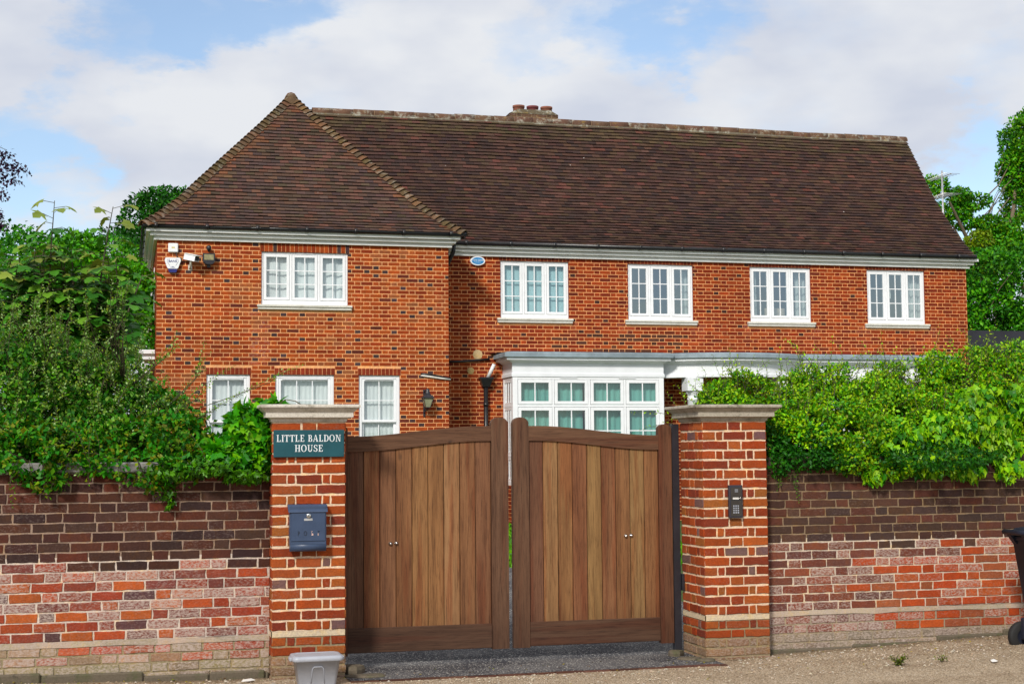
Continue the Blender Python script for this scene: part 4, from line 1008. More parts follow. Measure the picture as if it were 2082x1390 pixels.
def col_wr(k, u, v, r_):
    edge = 6.35+.3*math.sin(r_*2.3)+ (.45 if v > .75 else -.15)
    if v < .14: return jit(random.choice((lin(132, 116, 96), lin(122, 108, 92))), .18)+(.5,)
    if v < .89+.06*noise.noise((u*1.5, v*9, 4)):
        if u > edge: return jit(random.choice((lin(168, 78, 34), lin(158, 70, 34), lin(148, 80, 50), lin(162, 66, 28))), .13)+(random.choice((.05, .15, .3, .5)) if v > .2 else .6,)
        c = random.choice((lin(116, 64, 46), lin(108, 62, 50), lin(130, 70, 48), lin(98, 60, 52), lin(122, 60, 42)))
        return jit(c, .15)+(random.choice((.1, .25, .4, .55)) if v > .3 else random.choice((.5, .65, .7)),)
    c = random.choice((lin(74, 54, 46), lin(66, 50, 46), lin(80, 56, 45), lin(70, 48, 42), lin(88, 53, 42)))
    return jit(c, .13)+(random.choice((0, 0, .06, .12)),)
def mort_r(u, v):
    if v < .14: return lin(150, 138, 116)+(.3,)
    return lin(204, 190, 172)+(.2,) if v < .89 else lin(138, 118, 94)+(.05,)
def bwall(x0, x1, label, colf, mort, band, cap_mat):
    t = thing('brick_wall', label, 'wall', ((x0+x1)/2, WY+.11, 0), 'brick boundary walls beside the pillars')
    mb = MB()
    panel(mb, front(WY), x0, x1, band+.035, WT, .0708, .0108, sussex, colf, mort, proud=.006, rough=True)
    panel(mb, front(WY), x0, x1, -.06, band, .0708, .0115, sussex, colf, mort, proud=.006, rough=True)
    n_ = int((x1-x0)/.2); zz = [(random.uniform(-.006, .006), random.uniform(-.006, .006)) for _ in range(n_+1)]
    for i in range(n_):
        a, b = x0+(x1-x0)*i/n_, x0+(x1-x0)*(i+1)/n_
        mb.add([(a, WY-.009, band-.004+zz[i][0]), (b, WY-.009, band-.004+zz[i+1][0]), (b, WY-.009, band+.038+zz[i+1][1]), (a, WY-.009, band+.038+zz[i][1])], [(0, 1, 2, 3)], jit(lin(176, 160, 138), .14)+(.5,))
    mb.box(x0, x1, WY+.002, WY+.215, -.06, WT-.001, lin(120, 70, 55))
    mb.build('brickwork', MATS['near_brick'], t)
    c = MB(); x = x0
    while x < x1-.01:
        L = min(.61, x1-x); dz = random.uniform(-.004, .004)
        c.bbox(x+.003, x+L-.003, WY-.035, WY+.25, WT+.001+dz, WT+.078+dz, .009); x += L
    c.build('coping', MATS[cap_mat], t)
    f = MB(); x = x0            # rough footing stones showing at the foot
    while x < x1:
        L = random.uniform(.35, .8); h = fz(x, WY)+random.uniform(.02, .06)
        f.bbox(x, min(x+L, x1)-.004, WY-.03-random.uniform(0, .012), WY-.001, -.06, h, .012); x += L
    f.build('footing', MATS['rubble'], t)
bwall(-4.5, LP0-.006, 'weathered brick wall with shrubs above, beside the letterbox pillar', col_wl, mort_l, .285, 'coping')
bwall(RP1+.006, 11.5, 'dark brick wall under the bright green ivy, behind the wheelie bin', col_wr, mort_r, .315, 'coping_dark')

# ---------------------------------------------------------------- name board
GL = {}
def serif_glyphs(ch, h):
    """strokes of a serif capital: list of (poly or quad list); x right, y up, cap height 1"""
    T, H = .15, .075; q = []; rc = lambda a, b, c, d: q.append([(a, c), (b, c), (b, d), (a, d)])
    ser = lambda cx, y, w_=.17: rc(cx-w_, cx+w_, y, y+.06)
    def stem(cx, w_=T): rc(cx-w_/2, cx+w_/2, 0, 1); ser(cx, 0); ser(cx, .94)
    def arcs(cx, cy, rx, ry, a0, a1, tx, ty, n_=12):
        for i in range(n_):
            p = []
            for a in (a0+(a1-a0)*i/n_, a0+(a1-a0)*(i+1)/n_):
                c_, s_ = math.cos(R(a)), math.sin(R(a)); p.append(((cx+rx*c_, cy+ry*s_), (cx+(rx-tx)*c_, cy+(ry-ty)*s_)))
            quad = [p[0][0], p[1][0], p[1][1], p[0][1]]
            q.append(quad if a1 > a0 else quad[::-1])
    if ch == 'L': stem(.2); rc(.2, .62, 0, H); rc(.55, .62, 0, .27); w_ = .66
    elif ch == 'I': stem(.2); w_ = .4
    elif ch == 'T': stem(.35); rc(0, .7, 1-H, 1); rc(0, .07, .73, 1); rc(.63, .7, .73, 1); w_ = .72
    elif ch == 'E': stem(.2); rc(.2, .62, 0, H); rc(.56, .63, 0, .27); rc(.2, .6, 1-H, 1); rc(.54, .61, .75, 1); rc(.2, .48, .48, .55); rc(.44, .49, .4, .63); w_ = .68
    elif ch == 'B': stem(.2); arcs(.34, .74, .26, .26, -90, 90, .13, .07); rc(.2, .36, .94, 1); rc(.2, .36, .48, .55); arcs(.36, .26, .30, .28, -90, 90, .14, .07); rc(.2, .38, 0, .06); w_ = .7
    elif ch == 'D': stem(.2); arcs(.34, .5, .42, .5, -90, 90, .15, .07); rc(.2, .36, 0, .07); rc(.2, .36, .93, 1); w_ = .8
    elif ch == 'O': arcs(.4, .5, .4, .52, 0, 360, .15, .07, 28); w_ = .82
    elif ch == 'A': q.append([(.05, 0), (.12, 0), (.42, 1), (.36, 1)]); q.append([(.56, 0), (.73, 0), (.45, 1), (.35, 1)]); rc(.2, .58, .3, .37); ser(.09, 0, .13); ser(.64, 0, .16); w_ = .8
    elif ch == 'N': rc(.15, .22, 0, 1); ser(.18, 0, .14); q.append([(.15, 1), (.64, 0), (.74, 0), (.3, 1)]); rc(.67, .74, 0, 1); ser(.70, .94, .14); rc(.02, .2, .94, 1); w_ = .86
    elif ch == 'H': stem(.2); stem(.66); rc(.2, .66, .47, .54); w_ = .86
    elif ch == 'U': rc(.13, .28, .3, 1); ser(.2, .94); rc(.62, .69, .3, 1); ser(.655, .94, .14); arcs(.41, .32, .28, .34, 180, 360, .14, .1); w_ = .84
    elif ch == 'S': arcs(.3, .74, .25, .27, 20, 180, .12, .07); arcs(.3, .74, .25, .27, 180, 270, .13, .12); arcs(.3, .27, .27, .28, 90, 0, -.0+.13, .12); arcs(.3, .27, .27, .28, 0, -160, .13, .07); rc(.5, .55, .72, .95); rc(.02, .07, .05, .3); w_ = .62
    else: w_ = .36
    return q, w_
def serif_text(mb, s_, cx, z, h, y, fit=None, gap=.07):
    gs = [serif_glyphs(c, h) for c in s_]; tw = sum(g[1] for g in gs)+gap*(len(gs)-1); k = (fit/(tw*h)) if fit else 1; x = cx-tw*h*k/2; i = 0
    for q, w_ in gs:
        for p in q:
            i += 1; d = .002+.00003*(i % 37)
            area = sum(p[j][0]*p[(j+1) % 4][1]-p[(j+1) % 4][0]*p[j][1] for j in range(4))
            if area < 0: p = p[::-1]
            mb.prism([(x+a*h*k, z+b*h) for a, b in p], y-d, y)
        x += (w_+gap)*h*k
p0, p1 = at(556, 874, PY-.03), at(700, 928, PY-.03)
cx, cz = (p0.x+p1.x)/2, (p0.z+p1.z)/2; W, H = .535, .206
sg = thing('name_board', 'teal name board with pale serif lettering on the left gate pillar', 'sign', (cx, PY-.02, cz-H/2))
mb = MB(); mb.bbox(cx-W/2, cx+W/2, PY-.032, PY-.008, cz-H/2, cz+H/2, .003); mb.build('board', MATS['sign_board'], sg)
mb = MB(); serif_text(mb, 'LITTLE BALDON', cx-.002, cz+.014, .052, PY-.0322, .49); serif_text(mb, 'HOUSE', cx-.002, cz-.062, .052, PY-.0322, .215); mb.build('lettering', MATS['sign_letter'], sg)
# letterbox
p0, p1 = at(585, 1025, PY-.05), at(664, 1119, PY-.05); cx = (p0.x+p1.x)/2; zt, zb = p0.z, p1.z; W = (p1.x-p0.x)/2
lb = thing('letterbox', 'blue metal letterbox marked POST hung on the brick gate pillar', 'letterbox', (cx, PY, zb))
yb = PY-.008
mb = MB(); mb.bbox(cx-W+.012, cx+W-.008, yb-.088, yb, zb+.05, zt-.012, .004); mb.build('body', MATS['blue_box'], lb)
mb = MB(); mb.bbox(cx-W+.02, cx+W-.016, yb-.094, yb-.0885, zb+.078, zt-.055, .003); mb.build('door', MATS['blue_box'], lb)
mb = MB(); mb.prism_x([(yb, zt), (yb-.06, zt-.004), (yb-.1, zt-.05), (yb-.104, zt-.058), (yb-.098, zt-.058), (yb, zt-.012)], cx-W, cx+W); mb.build('flap', MATS['blue_box'], lb)
mb = MB(); mb.tube([(cx-W+.014, yb-.055, zb+.036), (cx+W-.008, yb-.055, zb+.036)], .036, 16); mb.bbox(cx-W+.015, cx+W-.009, yb-.0868, yb-.02, zb+.04, zb+.0755, .004); mb.build('newspaper_roll', MATS['blue_box'], lb)
mb = MB(); mb.lathe([(.018, 0), (.018, -.007), (.012, -.009), (.001, -.008)], (cx+.005, yb-.094, zt-.085), 16, 'y'); lk = mb.build('lock', MATS['steel'], lb)
mb = MB(); mb.prism([(cx+.0, zt-.09), (cx+.01, zt-.09), (cx+.005, zt-.082)], yb-.1042, yb-.1030); mb.build('keyhole', MATS['letter_dark'], lk)
mb = MB(); mb.bbox(cx-.03, cx+.034, yb-.0965, yb-.0945, zt-.122, zt-.105, .0005); mb.build('nameplate', MATS['alu'], lb)
for i, (c, mm) in enumerate((('P', 'letter_dark'), ('O', 'letter_dark'), ('S', 'letter_pink'), ('T', 'letter_dark'))): text(c, .05, mm, 'lettering', lb, (cx-.07+.05*i, yb-.0958, zb+.135), sx=.62, bold=-.0008)
for u0_, u1_, v0_, v1_ in ((.028, .040, .12, .134), (.074, .082, .119, .136)):
    mb = MB(); mb.box(cx+u0_, cx+u1_, yb-.0949, yb-.0943, zb+v0_, zb+v1_); mb.build('letter_backing', MATS['letter_pink'], lb)
# keypad
p0, p1 = at(1480, 986, PY-.02), at(1509, 1052, PY-.02); cx = (p0.x+p1.x)/2; cz = (p0.z+p1.z)/2; W = .060; H = .134
kp = thing('entry_keypad', 'slim grey and bronze entry keypad on the right gate pillar', 'intercom', (cx, PY, cz-H)); yk = PY-.007
mb = MB(); mb.bbox(cx-W, cx+W, yk-.035, yk, cz-H, cz+H, .006); mb.build('case', MATS['keypad_case'], kp)
mb = MB(); mb.bbox(cx-W+.014, cx+W-.012, yk-.038, yk-.0355, cz-H+.016, cz+.008, .001); mb.bbox(cx-W+.014, cx+W-.012, yk-.038, yk-.0355, cz+.012, cz+H-.02, .001); mb.build('faceplate', MATS['bronze'], kp)
mb = MB(); mb.box(cx-.03, cx+.022, yk-.0392, yk-.0383, cz+.018, cz+.034); mb.build('name_strip', MATS['paper'], kp)
mb = MB(); mb.lathe([(.007, 0), (.006, -.003), (.001, -.003)], (cx+.036, yk-.038, cz+.026), 10, 'y'); mb.build('call_button', MATS['steel'], kp)
mb = MB()
for k in range(3): mb.box(cx-.012, cx+.016, yk-.0392, yk-.0383, cz+.078+k*.009, cz+.082+k*.009)
mb.build('speaker_slots', MATS['button'], kp)
for r_ in range(4):
    for c in range(3):
        mb = MB(); mb.bbox(cx-.022+c*.019-.006, cx-.022+c*.019+.006, yk-.041, yk-.0385, cz-.035-r_*.018-.006, cz-.035-r_*.018+.006, .001); mb.build('button', MATS['button'], kp)

# ---------------------------------------------------------------- gates
GTY = 11.97; ZB = .10
GOLD = [lin(154, 116, 72), lin(144, 104, 65), lin(140, 97, 61), lin(130, 89, 58), lin(156, 120, 78), lin(134, 90, 57)]; DKW = [lin(92, 66, 54), lin(84, 60, 50)]
def sm(t): t = max(0, min(1, t)); return t*t*(3-2*t)
def stile(x0, x1, zb, zt, col):
    mb = MB(); cx, r_ = (x0+x1)/2, (x1-x0)/2; h = r_*.75
    poly = [(x0, zb), (x1, zb)]+[(cx+r_*math.cos(R(a)), zt-h+h*math.sin(R(a))) for a in range(0, 181, 12)]
    mb.prism(poly, GTY-.012, GTY+.05, col+(random.random(),)); return mb
def gate_leaf(xh, xc, label, hinge_w, hinge_top, lock_w):
    """xh hinge edge, xc closing edge"""
    t = thing('wooden_gate', label, 'gate', ((xh+xc)/2, GTY, ZB), 'pair of wooden gate leaves')
    s_ = 1 if xc > xh else -1
    a = (min(xh, xh+s_*hinge_w), max(xh, xh+s_*hinge_w)); b = (min(xc, xc-s_*lock_w), max(xc, xc-s_*lock_w))
    stile(*a, ZB-.01, hinge_top, lin(108, 72, 50)).build('stile', MATS['stile'], t)
    stile(*b, ZB+.0, 1.975, lin(108, 78, 57)).build('stile', MATS['stile'], t)
    x0, x1 = min(a[1], b[1]), max(a[0], b[0])
    f = lambda x: sm(((x-x0)/(x1-x0) if s_ > 0 else (x1-x)/(x1-x0))*1.08-.02)
    top = lambda x: 1.822+.082*f(x); bot = lambda x: 1.70+.082*f(x)
    mb = MB(); n_ = 24; xs_ = [x0+(x1-x0)*i/n_ for i in range(n_+1)]
    mb.prism([(x, bot(x)) for x in xs_]+[(x, top(x)) for x in reversed(xs_)], GTY-.008, GTY+.045, lin(110, 79, 57)+(random.random(),)); mb.build('top_rail', MATS['rail'], t)
    mb = MB(); mb.bbox(x0, x1, GTY-.006, GTY+.045, ZB+.01, ZB+.205, .004, lin(102, 74, 55)+(random.random(),)); mb.build('bottom_rail', MATS['rail'], t)
    mb = MB(); nb_ = 9; pw = (x1-x0)/nb_; random.shuffle(GOLD)
    for i in range(nb_):
        xa, xb = x0+i*pw, x0+(i+1)*pw; c = jit(GOLD[i % 6] if i not in (0,) else lin(112, 76, 52), .08); al_ = random.random(); g = .0035; dy = random.uniform(0, .002)
        half = [(xa+.0015, .006), (xa+.0015+g, 0), (xb-.0015-g, 0), (xb-.0015, .006)]
        v = [(x, GTY+.008+o+dy, ZB+.2) for x, o in half]+[(x, GTY+.008+o+dy, bot(x)+.01) for x, o in half]
        mb.add(v, [(0, 1, 5, 4), (1, 2, 6, 5), (2, 3, 7, 6)], c+(al_,))
    mb.prism([(x0, ZB+.2), (x1, ZB+.2)]+[(x, bot(x)+.02) for x in reversed(xs_)], GTY+.018, GTY+.03, (.02, .012, .008, 0))
    mb.build('panel', MATS['board'], t)
    return t
g1 = gate_leaf(1.655, 3.052, 'left leaf of the wooden gates with brown and golden boards', .075, 1.905, .142)
g2 = gate_leaf(4.475, 3.092, 'right leaf of the wooden gates, hung on the black post', .115, 1.915, .135)
for g, pts in ((g1, ((794, 1105), (806, 1104))), (g2, ((1273, 1089), (1284, 1088)))):
    for q in pts:
        p = at(*q, GTY); mb = MB(); mb.lathe([(.017, 0), (.017, -.003), (.011, -.006), (.010, -.013), (.001, -.016)], (p.x, GTY+.007, p.z), 16, 'y'); mb.build('bolt', MATS['steel'], g)
mb = MB(); mb.bbox(4.487, 4.548, GTY+.0, GTY+.06, 0, 1.915, .003); mb.bbox(4.55, 4.572, GTY-.03, GTY+.04, .52, .66, .004)
tag(mb.build('gate_post', MATS['dark_metal']), 'slim black metal post between the right gate leaf and pillar', 'post')
mb = MB(); mb.box(LP1+.002, 1.652, GTY+.0, GTY+.05, .1, 1.88); tag(mb.build('gate_post', MATS['dark_metal']), 'dark metal post behind the letterbox pillar at the gate hinge', 'post')

# ---------------------------------------------------------------- grey storage box
bx = Vector((1.385, 11.175, 0)); t = thing('storage_box', 'grey plastic storage box with lid standing below the letterbox', 'box', bx)
def rrect(cx, cy, hx, hy, r_, z, n_=5):
    out = []
    for sx_, sy_, a0 in ((1, 1, 0), (-1, 1, 90), (-1, -1, 180), (1, -1, 270)):
        for k in range(n_+1): q = R(a0+90*k/n_); out.append((cx+sx_*(hx-r_)+r_*math.cos(q), cy+sy_*(hy-r_)+r_*math.sin(q), z))
    return out
def loft(mb, rings, cap0=True, cap1=True, col=(1, 1, 1, 0)):
    n_ = len(rings[0]); v = [p for r_ in rings for p in r_]
    f = [(i*n_+k, i*n_+(k+1) % n_, (i+1)*n_+(k+1) % n_, (i+1)*n_+k) for i in range(len(rings)-1) for k in range(n_)]
    mb.add(v, f, col, True)
    if cap0: mb.add(rings[0], [tuple(range(n_-1, -1, -1))], col)
    if cap1: mb.add(rings[-1], [tuple(range(n_))], col)
mb = MB(); loft(mb, [rrect(bx.x, bx.y, .132, .085, .02, .006), rrect(bx.x, bx.y, .136, .089, .022, .012), rrect(bx.x, bx.y, .162, .112, .028, .178), rrect(bx.x, bx.y, .166, .116, .028, .178), rrect(bx.x, bx.y, .167, .117, .028, .195)])
for k in (0, 1):
    pts = [(bx.x-.05+.0*k, .02), (bx.x-.04, .13), (bx.x-.028, .143), (bx.x+.028, .143), (bx.x+.04, .13), (bx.x+.05, .02)]
    if k == 0: mb.tube([(x, bx.y-.085-(z-.006)*.157-.003, z) for x, z in pts], .0035, 6)
mb.build('body', MATS['grey_plastic'], t)
mb = MB(); loft(mb, [rrect(bx.x, bx.y, .180, .130, .035, .183), rrect(bx.x, bx.y, .186, .136, .038, .188), rrect(bx.x, bx.y, .186, .136, .038, .206), rrect(bx.x, bx.y, .178, .128, .036, .219), rrect(bx.x, bx.y, .155, .105, .03, .224), rrect(bx.x, bx.y, .15, .10, .03, .220)]); 
for sx_ in (-1, 1): mb.bbox(bx.x+sx_*.188-.012, bx.x+sx_*.188+.012, bx.y-.05, bx.y+.05, .18, .208, .006)
mb.build('lid', MATS['grey_plastic'], t)

# ---------------------------------------------------------------- wheelie bin (wheels and handle towards -X)
b0 = Vector((7.42, 10.86, .0)); t = thing('wheelie_bin', 'black wheelie bin at the right edge of the gravel', 'bin', b0)
mb = MB(); loft(mb, [rrect(b0.x+.02, b0.y, .20, .20, .04, .10), rrect(b0.x+.02, b0.y, .215, .21, .04, .25), rrect(b0.x, b0.y, .275, .265, .04, .93), rrect(b0.x, b0.y, .29, .275, .04, .93), rrect(b0.x, b0.y, .29, .275, .04, .965)])
for yy in (-.16, .16): mb.bbox(b0.x-.26, b0.x-.12, b0.y+yy-.03, b0.y+yy+.03, .12, .3, .01)
mb.build('body', MATS['bin'], t)
mb = MB(); loft(mb, [rrect(b0.x, b0.y, .30, .285, .05, .972), rrect(b0.x, b0.y, .30, .285, .05, .995), rrect(b0.x+.01, b0.y, .27, .26, .06, 1.03), rrect(b0.x+.02, b0.y, .2, .2, .06, 1.045)]); mb.build('lid', MATS['bin'], t)
mb = MB(); mb.tube([(b0.x-.345, b0.y-.25, 1.0), (b0.x-.345, b0.y+.25, 1.0)], .022, 10)
for yy in (-.2, .0, .2): mb.hexa([(b0.x-.28, b0.y+yy-.025, .90), (b0.x-.25, b0.y+yy-.025, .90), (b0.x-.25, b0.y+yy+.025, .90), (b0.x-.28, b0.y+yy+.025, .90), (b0.x-.36, b0.y+yy-.025, 1.01), (b0.x-.27, b0.y+yy-.025, 1.02), (b0.x-.27, b0.y+yy+.025, 1.02), (b0.x-.36, b0.y+yy+.025, 1.01)])
mb.build('handle', MATS['bin'], t)
for yy in (-.24, .24):
    mb = MB(); mb.lathe([(.06, -.03), (.105, -.028), (.122, -.018), (.122, .018), (.105, .028), (.06, .03)], (b0.x-.215, b0.y+yy, .14), 24, 'y'); wh = mb.build('wheel', MATS['rubber'], t)
    mb = MB(); mb.lathe([(.001, -.02), (.05, -.022), (.06, -.026)], (b0.x-.215, b0.y+yy, .14), 16, 'y'); mb.build('hub', MATS['bin'], wh)
mb = MB(); mb.tube([(b0.x-.215, b0.y-.24, .14), (b0.x-.215, b0.y+.24, .14)], .012, 8); mb.build('axle', MATS['steel'], t)

# rubble at the pillar feet and scraps on the gravel
def rock(name, x, y, z, sx_, sy_, sz, label, mat='rubble', group=None):
    mb = MB(); n_ = 9; rings = []
    for k, (s_, h) in enumerate(((1, 0), (1.03, .6), (.92, .95), (.5, 1))):
        rings.append([(x+sx_*s_*math.cos(2*math.pi*i/n_)*(1+.18*math.sin(i*2.7+x*9)), y+sy_*s_*math.sin(2*math.pi*i/n_)*(1+.15*math.cos(i*1.9+y*7)), z+sz*h*(1+.12*math.sin(i*3.1))) for i in range(n_)])
    loft(mb, rings); mb.sm = [False]*len(mb.sm); o = mb.build(name, MATS[mat]); return tag(o, label, 'stone', group)
RB = 'broken stones at the pillar feet'
rock('broken_stone', 1.80, 11.40, -.005, .15, .075, .03, 'mossy broken slab on the tarmac beside the grey storage box', group=RB)
rock('broken_stone', 1.72, 11.62, -.005, .09, .09, .075, 'dark broken stone between the left pillar and the tarmac', group=RB)
rock('broken_stone', 4.45, 11.55, -.005, .09, .07, .03, 'brown broken stone lying left of the keypad pillar foot', group=RB)
rock('broken_stone', 4.54, 11.40, -.005, .07, .05, .035, 'small flat stone on the tarmac edge in front of the keypad pillar', group=RB)
rock('broken_stone', 4.42, 11.78, -.005, .06, .06, .06, 'brown lump of stone at the foot of the black gate post', group=RB)
def scrap(px, py, w_, label):
    y = 11.3 if px < 900 else 10.6; d = ray(px, py); zz = .012; k = (zz-EYE)/d.z; p = Vector((d.x*k, d.y*k, fz(d.x*k, d.y*k)+.01))
    mb = MB(); mb.add([p+Vector((-w_, -.02, 0)), p+Vector((w_*.2, -.03, .004)), p+Vector((w_, .0, .006)), p+Vector((w_*.4, .025, .016)), p+Vector((-w_*.7, .02, .01))], [(0, 1, 2, 3, 4)]); tag(mb.build('litter_scrap', MATS['paper']), label, 'litter')
scrap(505, 1383, .055, 'crumpled pale scrap of paper at the foot of the left wall'); scrap(2022, 1357, .03, 'small white scrap of litter on the gravel near the bin')
exec_foliage = True

# ---------------------------------------------------------------- foliage
SHAPES = {
    'oval': ([(0, 0, 0), (.5, .32, .06), (1, 0, -.05), (.5, -.32, .06)], [(0, 3, 2, 1)], True),
    'fold': ([(0, 0, 0), (.45, .30, .10), (1, 0, -.06), (.45, -.30, .10)], [(0, 2, 1), (0, 3, 2)], False),
    'ivy': ([(0, 0, 0), (.02, .42, .05), (.32, .30, .08), (.45, .46, .0), (.62, .2, .05), (1.08, 0, -.12), (.62, -.2, .05), (.45, -.46, 0), (.32, -.30, .08), (.02, -.42, .05)],
            [(0, 2, 1), (0, 4, 3, 2), (0, 5, 4), (0, 6, 5), (0, 8, 7, 6), (0, 9, 8)], False),
    'maple': ([(0, 0, 0), (-.05, .42, -.02), (.22, .32, .05), (.38, .66, -.08), (.5, .24, .05), (.72, .3, 0), (1.0, 0, -.12), (.72, -.3, 0), (.5, -.24, .05), (.38, -.66, -.08), (.22, -.32, .05), (-.05, -.42, -.02)],
              [(0, 2, 1), (0, 4, 3, 2), (0, 6, 5, 4), (0, 8, 7, 6), (0, 10, 9, 8), (0, 11, 10)], False)}
def unit(a): return a/np.maximum(1e-9, np.linalg.norm(a, axis=1, keepdims=True))
def leaves(name, C, T, N, Sz, Cl, shape, mat, parent):
    """C centres, T tip directions, N normals, Sz sizes, Cl colours"""
    L, F, _ = SHAPES[shape]; n = len(C); T = unit(T); N = unit(N-(N*T).sum(1, keepdims=True)*T); B = np.cross(N, T)
    L = np.array(L); k = len(L)
    V = C[:, None, :]+Sz[:, None, None]*(L[None, :, 0, None]*T[:, None, :]+L[None, :, 1, None]*B[:, None, :]+L[None, :, 2, None]*N[:, None, :])
    o0 = np.array(origin(parent)) if parent else 0
    V = (V-o0).reshape(-1, 3).astype(np.float32)
    loops = np.array([i for f in F for i in f]); lens = np.array([len(f) for f in F])
    LI = (loops[None, :]+(np.arange(n)*k)[:, None]).ravel().astype(np.int32); LT = np.tile(lens, n); LS = np.concatenate(([0], np.cumsum(LT)[:-1])).astype(np.int32)
    me = bpy.data.meshes.new(name); me.vertices.add(len(V)); me.vertices.foreach_set('co', V.ravel())
    me.loops.add(len(LI)); me.loops.foreach_set('vertex_index', LI); me.polygons.add(len(LT)); me.polygons.foreach_set('loop_start', LS)
    me.update(calc_edges=True); me.validate()
    a = me.attributes.new('col', 'FLOAT_COLOR', 'POINT'); cc = np.ones((n, k, 4), np.float32); cc[:, :, :3] = Cl[:, None, :]; a.data.foreach_set('color', cc.ravel())
    me.materials.append(MATS[mat]); o = bpy.data.objects.new(name, me); COL.objects.link(o)
    if parent: o.parent = parent
    return o
def rdir(n): return unit(RNG.normal(size=(n, 3)))
def lnoise(P, s, seed=0.0): return np.array([noise.noise((p[0]*s+seed, p[1]*s, p[2]*s)) for p in P])
def blob_pts(ells, n, rmin=.72, rough=.18, gap=-.25, gs=1.5, seed=0, hollow=2.2):
    """points in the outer shell of ellipsoids, with lumpy outline and gaps"""
    E = np.array([(*c, *r_) for c, r_ in ells]); A = (E[:, 3]*E[:, 4]+E[:, 4]*E[:, 5]+E[:, 3]*E[:, 5]); idx = RNG.choice(len(E), n, p=A/A.sum())
    d = rdir(n); r_ = rmin+(1-rmin)*RNG.random(n)**(1/hollow)
    lump = lnoise(d*1.0+E[idx, :3]*.7, 2.6, seed)
    P = E[idx, :3]+E[idx, 3:]*d*(r_*(1+rough*lump))[:, None]
    g = lnoise(P, gs, seed+40); keep = g > gap
    return P[keep], unit(d/E[idx, 3:])[keep], idx[keep]
def pal(n, cols, P=None, var=.2, seed=0, s=2.0):
    c = np.array(cols); i = RNG.integers(0, len(c), n); out = c[i]*(1+RNG.uniform(-var, var, (n, 1)))
    if P is not None: out *= (1+.45*lnoise(P, s, seed))[:, None]
    lum = out @ np.array([.3, .6, .1]); out = lum[:, None]+1.25*(out-lum[:, None])
    return np.clip(out, .002, .8)
def crown(name, ells, n, size, cols, shape, mat, parent, rmin=.7, rough=.18, gap=-.25, gs=1.5, up=.5, droop=0.0, seed=0, var=.22, cs=1.2):
    P, D, _ = blob_pts(ells, n, rmin, rough, gap, gs, seed); m_ = len(P)
    N = unit(D*.7+np.array([0, 0, up])+RNG.normal(size=(m_, 3))*.55); T = rdir(m_)+D*.5-np.array([0, 0, droop])
    return leaves(name, P, T, N, RNG.uniform(size[0], size[1], m_), pal(m_, cols, P, var, seed, cs), shape, mat, parent)
def limb(mb, p0, p1, r0_, r1_, n_=6, wob=.06, nn=8):
    p0, p1 = Vector(p0), Vector(p1); L = (p1-p0).length; pts = [p0.lerp(p1, i/n_)+(Vector([random.gauss(0, wob*L/n_) for _ in range(3)]) if 0 < i < n_ else Vector((0, 0, 0))) for i in range(n_+1)]
    mb.tube(pts, [r0_+(r1_-r0_)*i/n_ for i in range(n_+1)], nn, cap=False); return pts
def shoots(paths, leaf_step, size, cols, shape, mat, parent, stem_r=.003, var=.2, stem_mat='stem', end=.6, out_ang=.9, hubs=None):
    """leafy shoots along given polylines; returns foliage and stem meshes"""
    C, T, N, Sz, mb = [], [], [], [], MB()
    if hubs:                # the branches the shoots grow from
        H = [Vector(h) for h in hubs]; done = [H[0]]
        for h in H[1:]:
            n_ = min(done, key=lambda q: (q-h).length); limb(mb, n_, h, stem_r*3, stem_r*2.2, 4, .05, 5); done.append(h)
        for p in paths: q = Vector(p[0]); n_ = min(H, key=lambda h: (h-q).length); limb(mb, n_, q, stem_r*1.6, stem_r, 3, .06, 4)
    for pth in paths:
        pth = [Vector(p) for p in pth]; mb.tube(pth, [stem_r*(1-.7*i/(len(pth)-1)) for i in range(len(pth))], 4, cap=False)
        L = [0]
        for i in range(1, len(pth)): L.append(L[-1]+(pth[i]-pth[i-1]).length)
        s = leaf_step; k = 0
        while s < L[-1]:
            i = max(j for j in range(len(L)) if L[j] <= s); i = min(i, len(pth)-2); u_ = (s-L[i])/max(1e-6, L[i+1]-L[i]); p = pth[i].lerp(pth[i+1], u_); t = (pth[i+1]-pth[i]).normalized()
            q = k*2.4+random.uniform(-.6, .6); a = t.orthogonal().normalized(); b = t.cross(a); o = a*math.cos(q)+b*math.sin(q)
            C.append(p+o*.004); T.append(o*out_ang+t*.55+Vector((0, 0, random.uniform(-.3, .2)))); N.append(t*.4+Vector((0, 0, 1))+Vector([random.gauss(0, .45) for _ in range(3)]))
            Sz.append(random.uniform(*size)*(1-(1-end)*s/L[-1])); s += leaf_step*random.uniform(.7, 1.3); k += 1
    C, T, N, Sz = map(np.array, (C, T, N, Sz))
    f = leaves('foliage', C, T, N, Sz, pal(len(C), cols, None, var), shape, mat, parent); st = mb.build('stem', MATS[stem_mat], parent); return f, st
def rand_shoots(P, D, n, length, upw=.8, curl=.35, droop=.0, seg=6):
    out = []
    for i in RNG.choice(len(P), n):
        p = Vector(P[i]); d = (Vector(D[i])*.7+Vector((0, 0, upw))+Vector([random.gauss(0, .3) for _ in range(3)])).normalized(); L = random.uniform(*length); pts = [p-d*.05]
        for k in range(seg):
            p = p+d*L/seg; pts.append(p.copy()); d = (d+Vector([random.gauss(0, curl/seg*1.6) for _ in range(3)])+Vector((0, 0, -droop/seg))).normalized()
        out.append(pts)
    return out
def el(px, py, Y, rx, rz, ry=None): return (tuple(at(px, py, Y)), (rx, ry if ry else rx, rz))

